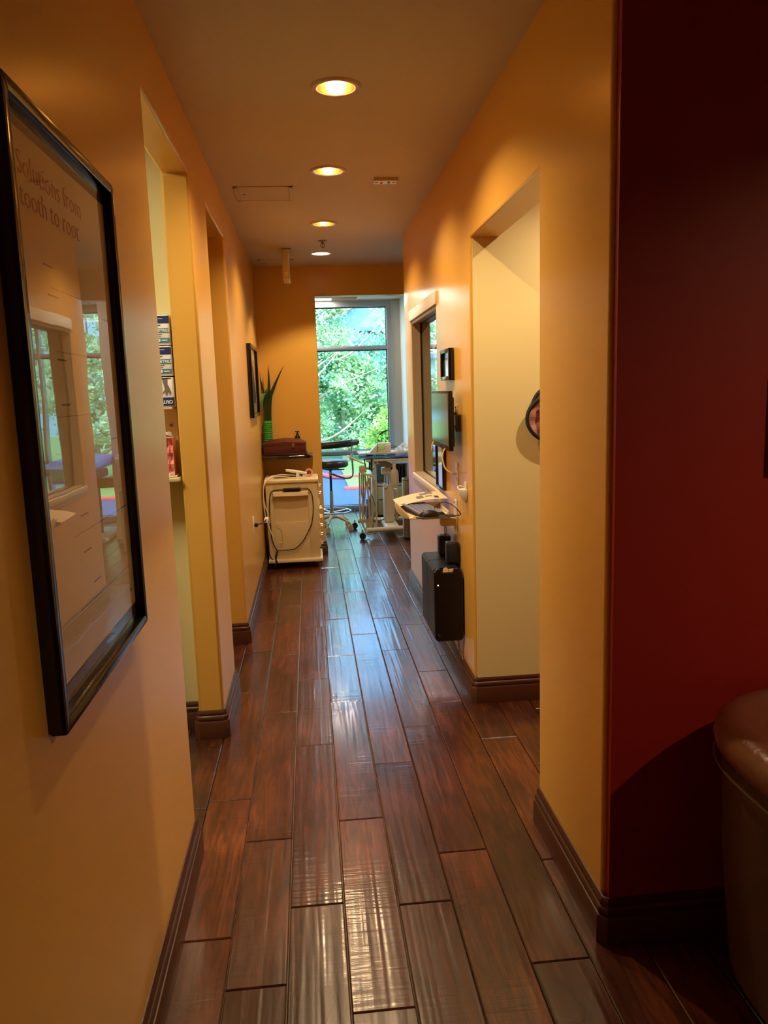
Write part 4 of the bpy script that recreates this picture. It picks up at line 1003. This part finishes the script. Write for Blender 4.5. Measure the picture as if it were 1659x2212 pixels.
MB().tube([(.80, 8.33, .91), (.805, 8.34, 1.1), (.80, 8.35, 1.2), (.785, 8.35, 1.255), (.765, 8.35, 1.262), (.75, 8.35, 1.25)], .0018, 5, 8).build('thin_wire', M['black'], t)
MB().tube([(.578, 8.21, .80), (.578, 8.23, .90), (.595, 8.25, .93), (.64, 8.28, .935)], .0022, 5, 8).build('thin_wire', M['cord_grey'], t)
# plastic wrapped bundle
t = thing('wrapped_bundle', 'crumpled clear plastic wrap over items at the right end of the cart tray', 'plastic wrap', (1.02, 8.32, .84))
bm_ = MB(); v = bmesh.ops.create_icosphere(bm_.bm, subdivisions=4, radius=1)['verts']
for a in v:
    n_ = noise.noise(a.co*2.4)*.35+noise.noise(a.co*6)*.15
    a.co = Vector((1.025+.125*a.co.x*(1+n_), 8.32+.10*a.co.y*(1+n_), .905+.075*a.co.z*(1+n_)+.035*a.co.x))
bm_.build('wrap', M['film'], t, auto=20)
# open cabinet behind the cart
t = thing('storage_cabinet', 'white open-fronted storage cabinet behind the delivery cart', 'cabinet', (.96, 9.5, 0))
b = MB(); b.box(.715, .775, 9.33, 9.75, .0, .665, .003); b.box(1.15, 1.19, 9.33, 9.75, 0, .665, .003); b.box(.72, 1.19, 9.72, 9.75, 0, .665); b.box(.69, 1.195, 9.31, 9.76, .665, .70, .004)
b.box(.77, 1.16, 9.35, 9.73, .40, .42); b.build('carcass', M['white_wall'], t)
d_ = MB().box(.78, 1.145, 9.335, 9.352, .04, .39, .004).build('drawer_front', M['cream'], t)
MB().box(.79, .87, 9.325, 9.337, .23, .238, .002).build('handle', M['dark_grey'], d_)
b = MB()
for i, x in enumerate((.98, 1.01, 1.045, 1.08)): b.box(x, x+.022, 9.42, 9.68, .425, .60+.012*(i % 3), .002, rot=Matrix.Rotation(R(8), 3, 'Y'))
b.build('files', M['dark_grey'], label='leaning dark folders inside the white storage cabinet', cat='folders')
MB().box(.64, .712, 9.36, 9.62, .02, .24, .006).build('blue_bin', M['blue_cloth'], label='blue bin on the floor beside the white storage cabinet', cat='bin')
# trash can
t = thing('trash_can', 'tall stainless steel step bin at the right of the delivery cart', 'trash can', (1.0, 7.98, 0))
rings = []
pl = [(.925+.012, 7.90), (1.06, 7.90), (1.08, 7.92), (1.08, 8.0), (1.06, 8.03), (.937, 8.03), (.925, 8.0), (.925, 7.912)]
MB().prism(pl, 'Z', .02, .615, .004).build('body', M['steel'], t)
MB().prism([(x, y) for x, y in pl], 'Z', .612, .640, .006).build('lid', M['steel'], t)
MB().prism([(.937+.01, 7.915), (1.06, 7.915), (1.06, 8.01), (.947, 8.01)], 'Z', .638, .646, .003).build('lid_insert', M['dark_grey'], t)
MB().prism(pl, 'Z', .0, .02).build('base', M['black'], t)
MB().box(.868, .925, 7.925, 7.975, .022, .032, .003).build('pedal', M['chrome'], t)

# dental chair glimpsed through the interior window
t = thing('dental_chair', 'blue dental patient chair partly visible through the interior window', 'dental chair', (1.6, 8.6, 0))
MB().prism([(8.0, .80), (8.9, .86), (8.92, .95), (8.0, .88)], 'X', 1.30, 1.85, .03, 3).build('backrest', M['blue_cloth'], t)
MB().prism([(8.9, .56), (9.7, .52), (9.72, .62), (8.9, .68)], 'X', 1.35, 1.85, .03, 3).build('seat', M['leather_black'], t)
MB().box(1.40, 1.78, 8.2, 8.9, .70, .80, .02).build('frame', M['dark_grey'], t)
MB().cyl((1.6, 8.9, .05), (1.6, 8.9, .72), .10).build('lift_column', M['black'], t)
MB().box(1.38, 1.82, 8.5, 9.3, .0, .06, .02).build('base', M['white_plastic'], t)

# ------------------------------------------------------------------ leather tub chair
ccx, ccy, ax, ay = 1.32, 1.495, .385, .355
t = thing('tub_chair', 'brown leather tub armchair against the red wall at the right edge', 'armchair', (ccx, ccy, 0))
def sup(a, k=1.0, e=.72):
    c_, s_ = math.cos(a), math.sin(a)
    return (ccx+ax*k*math.copysign(abs(c_)**e, c_), ccy+ay*k*math.copysign(abs(s_)**e, s_))
# the front is toward +x; shell wraps from -60 deg through 180 to +60
A0, A1, n = 50, 310, 44
def shell(name, prof, mat):
    rings = []
    for i in range(n+1):
        a = R(A0+(A1-A0)*i/n); px, py = sup(a); d = Vector((math.cos(a), math.sin(a)))
        fr_ = min(1, min(i, n-i)/10); dz = -.10*(1-fr_)**1.5
        rings.append([(px+d.x*o_, py+d.y*o_, z+(dz if z > .4 else 0)) for o_, z in prof])
    MB().ring_mesh(rings).build(name, mat, t)
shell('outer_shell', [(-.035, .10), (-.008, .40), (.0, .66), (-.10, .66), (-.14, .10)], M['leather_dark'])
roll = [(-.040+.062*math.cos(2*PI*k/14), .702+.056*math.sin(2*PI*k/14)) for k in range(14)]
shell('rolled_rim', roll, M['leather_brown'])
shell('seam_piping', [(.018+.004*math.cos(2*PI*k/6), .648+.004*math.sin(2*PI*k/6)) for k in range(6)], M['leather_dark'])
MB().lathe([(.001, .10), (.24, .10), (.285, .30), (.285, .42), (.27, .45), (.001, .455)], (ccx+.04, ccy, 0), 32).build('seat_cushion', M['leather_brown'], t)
for dx, dy in ((-.24, .24), (-.24, -.24), (.24, .24), (.24, -.24)):
    MB().box(ccx+dx-.028, ccx+dx+.028, ccy+dy-.028, ccy+dy+.028, 0, .11, .004).build('leg', M['black'], t)

# ------------------------------------------------------------------ outdoors
GZ = -.35
MB().box(-30, 40, YW+.25, 70, GZ-.3, GZ).build('ground', M['asphalt'], kind='structure')
MB().box(-30, 40, YW+.25, 12.6, GZ, GZ+.03).build('lawn_strip', M['grass'], kind='stuff', label='strip of lawn just outside the tall window', cat='lawn')
MB().box(-30, 40, 19.2, 60, GZ, GZ+.12).build('lawn_bank', M['grass'], kind='stuff', label='green planted bank beyond the road', cat='lawn')
b = MB(); b.tube([(-2.5, 21, GZ+.06), (-.6, 19.8, GZ+.06), (.05, 18.3, GZ+.06), (.30, 17.3, GZ+.06), (.55, 16.9, GZ+.06), (1.0, 16.75, GZ+.06)], .042, 6, 6)
b.build('curb', M['curb'], label='red painted curb curving away at the left beyond the road', cat='curb')
b = MB(); b.box(.62, 9, 15.0, 15.14, GZ, GZ+.055, .01); b.build('curb', M['curb'], label='straight red painted curb in front of the planted island', cat='curb')
MB().box(.70, 9.0, 15.16, 18.8, GZ, GZ+.05, .02).build('planted_island', M['grass'], kind='stuff', label='planted island behind the straight red curb', cat='planting')
# house
t = thing('house', 'pale blue stucco building with a sloping roof beyond the trees', 'building', (6, 41, GZ))
MB().prism([(1.2, GZ), (1.2, 4.55), (7.5, 10.4), (14, 4.4), (14, GZ)], 'Y', 40, 50).build('wall', M['house'], t)
b = MB(); b.prism([(.6, 4.0), (7.5, 10.4), (7.5, 11.0), (.35, 4.35)], 'Y', 39.4, 50.4); b.prism([(7.5, 10.4), (14.6, 3.9), (14.9, 4.3), (7.5, 11.0)], 'Y', 39.4, 50.4)
b.build('roof', M['house_trim'], t)
for x, z in ((2.75, 3.1), (3.9, 3.1), (.2+2.2, -.2), (3.5, -.2), (-1, 0)):
    if x < 1.5: continue
    w = MB().box(x, x+.55, 39.9, 40.05, z, z+1.35, .02).build('window', M['house_trim'], t)
    MB().box(x+.07, x+.48, 39.86, 39.95, z+.08, z+1.27).build('window_pane', M['house_glass'], w)
MB().box(2.4, 5.4, 38.9, 40.0, 4.45, 4.62).build('balcony_canopy', M['house_trim'], t)
t = thing('house', 'low pale building glimpsed between branches far behind the trees', 'building', (-2, 46, GZ))
MB().box(-9, .8, 44, 52, GZ, 3.2).build('wall', M['house'], t)
MB().box(-9.4, 1.1, 43.6, 52.4, 3.2, 3.5, .02).build('roof', M['house_trim'], t)

def tree(x, y, h, rad, zc, rz, nl, mat, lab, seed, trunk=.10, ls=.07, lean=(0, 0), name='tree', branches=9, front=0):
    rnd = random.Random(seed)
    t = thing(name, lab, 'tree' if name == 'tree' else 'bush', (x, y, GZ), 'trees and bushes outside the window')
    b = MB(); b.tube([(x, y, GZ), (x+lean[0]*.3, y+lean[1]*.3, GZ+h*.35), (x+lean[0], y+lean[1], GZ+h*.9)], [trunk, trunk*.8, trunk*.3], 8, 4)
    tips = []
    for k in range(branches):
        f = .15+.75*k/branches; a = rnd.uniform(0, 2*PI); z0 = GZ+h*f*.9
        p0 = Vector((x+lean[0]*f, y+lean[1]*f, z0)); L_ = rad*rnd.uniform(.7, 1.1)*(1-.3*f)
        p2 = p0+Vector((L_*math.cos(a), L_*math.sin(a), L_*rnd.uniform(.1, .6))); p1 = (p0+p2)/2+Vector((0, 0, .12))
        b.tube([p0, p1, p2], [trunk*.35, trunk*.22, trunk*.08], 6, 3); tips += [(p1+p2)/2, p2, p2+Vector((rnd.uniform(-.3, .3), rnd.uniform(-.3, .3), .2))]
    b.build('trunk', M['bark'], t)
    if front:
        fb = MB()
        for k in range(front):
            z0 = rnd.uniform(-.2, 4.2); x0_ = x+rnd.uniform(-1.0, .2); yy = y-rad*rnd.uniform(.7, 1.1)
            fb.tube([(x0_, yy+.3, z0), (x0_+.7, yy, z0+.28+rnd.uniform(-.1, .15)), (x0_+1.5, yy-.1, z0+.75+rnd.uniform(-.2, .3))], [.035, .028, .010], 6, 4)
        fb.build('branches', M['bark'], t)
    bm = bmesh.new()
    cl = []
    for k in range(int(10+branches*4)):
        while True:
            q = Vector((rnd.uniform(-1, 1), rnd.uniform(-1, 1), rnd.uniform(-1, 1)))
            if q.length < 1: break
        cl.append((Vector((x+lean[0]+q.x*rad, y+lean[1]+q.y*rad, zc+q.z*rz)), rnd.uniform(.16, .38)*rad))
    for tp in tips: cl.append((tp, rnd.uniform(.15, .3)*rad))
    for i in range(nl):
        c_, r_ = cl[rnd.randrange(len(cl))]
        q = Vector((rnd.gauss(0, .5), rnd.gauss(0, .5), rnd.gauss(0, .4)))*r_
        p = c_+q
        if p.z < GZ+.15: continue
        d = Vector((rnd.uniform(-1, 1), rnd.uniform(-1, 1), rnd.uniform(-.3, 1))).normalized()
        sd = d.cross(Vector((rnd.uniform(-1, 1), rnd.uniform(-1, 1), rnd.uniform(-1, 1)))).normalized()
        l = ls*rnd.uniform(.7, 1.5); w_ = l*.30
        vs = [bm.verts.new(p-sd*w_*.3), bm.verts.new(p+d*l*.5-sd*w_), bm.verts.new(p+d*l), bm.verts.new(p+d*l*.5+sd*w_)]
        bm.faces.new(vs)
    bmesh.ops.translate(bm, vec=-Vector((x, y, GZ)), verts=bm.verts[:])
    me = bpy.data.meshes.new('foliage'); bm.to_mesh(me); bm.free(); me.materials.append(mat)
    o = bpy.data.objects.new('foliage', me); COL.objects.link(o); o.parent = t
tree(-.7, 19.5, 6.5, 1.5, 3.2, 2.6, 38000, M['fol_a'], 'leafy tree with pale branches at the left side of the tall window', 11, ls=.095, front=12)
tree(2.3, 21.8, 3.6, 1.4, 1.7, 1.3, 15000, M['fol_b'], 'blue green tree behind the middle of the tall window', 12, ls=.10)
tree(1.75, 16.2, 1.3, .55, .55, .55, 6000, M['fol_c'], 'bright yellow green bush low in front of the tall window', 13, ls=.08, name='bush', trunk=.04)
tree(3.3, 20.8, 7.0, 1.25, 3.2, 2.6, 26000, M['fol_a'], 'tall tree at the right side of the tall window', 14, ls=.10)
tree(.9, 20.3, 3.6, 1.2, 1.3, 1.2, 20000, M['fol_a'], 'low spreading tree in the centre behind the stool', 15, ls=.09, front=7)
tree(1.2, 25.5, 4.2, 1.5, 1.8, 1.5, 11000, M['fol_b'], 'farther blue green tree below the roof of the pale building', 16, ls=.14)
tree(3.6, 16.8, 4.8, 1.1, 2.2, 1.6, 13000, M['fol_a'], 'tree seen through the second window right of the column', 17, ls=.11)
tree(-4.5, 20, 6.5, 2.2, 3, 2.6, 9000, M['fol_a'], 'tree far to the left beyond the facade', 18, ls=.16)
tree(7.8, 20, 6.5, 2.4, 3, 2.8, 9000, M['fol_b'], 'tree far to the right beyond the facade', 19, ls=.16)
b = MB()

# ------------------------------------------------------------------ lights
for y in CANS: can_lamp(CANX, y, 40, z=ZC+.048, r=.022)
ld = bpy.data.lights.new('lamp', 'SPOT'); ld.energy = 42; ld.color = (1, .76, .46); ld.shadow_soft_size = .05; ld.spot_size = R(112); ld.spot_blend = .35
lo = bpy.data.objects.new('lamp', ld); COL.objects.link(lo); lo.location = (CANX, DISC_Y, ZC-.012)
can_lamp(1.5, 2.9, 46, (1, .80, .55), z=ZC+.040, r=.022)
can_lamp(2.35, .55, 55, z=ZC+.040, r=.022)
# fluorescent panels in the bay and the store room, plus an added fill panel
def panel(name, label, x0, x1, y0, y1, z, e, col):
    t = thing(name, label, 'ceiling light', ((x0+x1)/2, (y0+y1)/2, z))
    MB().box(x0+.012, x1-.012, y0+.012, y1-.012, z-.002, z+.01, .002).build('diffuser', M['fluor'], t)
    b = MB()
    for a in ((x0, x1, y0, y0+.014), (x0, x1, y1-.014, y1), (x0, x0+.014, y0, y1), (x1-.014, x1, y0, y1)): b.box(*a, z-.006, z+.012)
    b.build('frame', M['black'] if e == 0 else M['white_plastic'], t)
    if e:
        ld = bpy.data.lights.new('panel_lamp', 'AREA'); ld.shape = 'RECTANGLE'; ld.size = x1-x0-.03; ld.size_y = y1-y0-.03; ld.energy = e; ld.color = col
        o = bpy.data.objects.new('panel_lamp', ld); COL.objects.link(o); o.location = ((x0+x1)/2, (y0+y1)/2, z-.012)
panel('fluorescent_panel', 'lit fluorescent ceiling panel in the bay behind the end wall header', -.25, .345, 9.76, 10.04, 2.683, 14, (1, .95, .88))
panel('fluorescent_panel', 'added unseen fill panel over the dental chair right of the bay partition', 1.7, 2.9, 8.2, 8.8, 2.683, 20, (1, .95, .90))  # out-of-view panel added to brighten the dim bay
panel('fluorescent_panel', 'lit square ceiling panel in the small room left of the hall', -1.9, -1.3, 2.3, 2.9, 2.675, 24, (1, .92, .66))
s_ = bpy.data.lights.new('sun', 'SUN'); s_.energy = 5.2; s_.angle = R(.6); s_.color = (.92, 1, .96)
so = bpy.data.objects.new('sun', s_); COL.objects.link(so); so.rotation_euler = (R(40), 0, R(-28))

wd = bpy.data.worlds.new('sky'); bpy.context.scene.world = wd; wd.use_nodes = True; nt = wd.node_tree
sk = nt.nodes.new('ShaderNodeTexSky'); sk.sky_type = 'NISHITA'; sk.sun_disc = False; sk.sun_elevation = R(50); sk.sun_rotation = R(150); sk.air_density = 1.3; sk.dust_density = 2
tn = nt.nodes.new('ShaderNodeVectorMath'); tn.operation = 'MULTIPLY'; tn.inputs[1].default_value = (.72, .98, 1.22)
nt.links.new(sk.outputs[0], tn.inputs[0]); nt.links.new(tn.outputs[0], nt.nodes['Background'].inputs[0]); nt.nodes['Background'].inputs[1].default_value = .85

sc = bpy.context.scene
sc.view_settings.view_transform = 'Standard'; sc.view_settings.look = 'None'; sc.view_settings.gamma = 1; sc.view_settings.exposure = .68
sc.view_settings.use_curve_mapping = False
sc.cycles.max_bounces = 10; sc.cycles.diffuse_bounces = 5; sc.cycles.glossy_bounces = 5; sc.cycles.transparent_max_bounces = 12
sc.cycles.sample_clamp_indirect = 6; sc.cycles.use_denoising = True
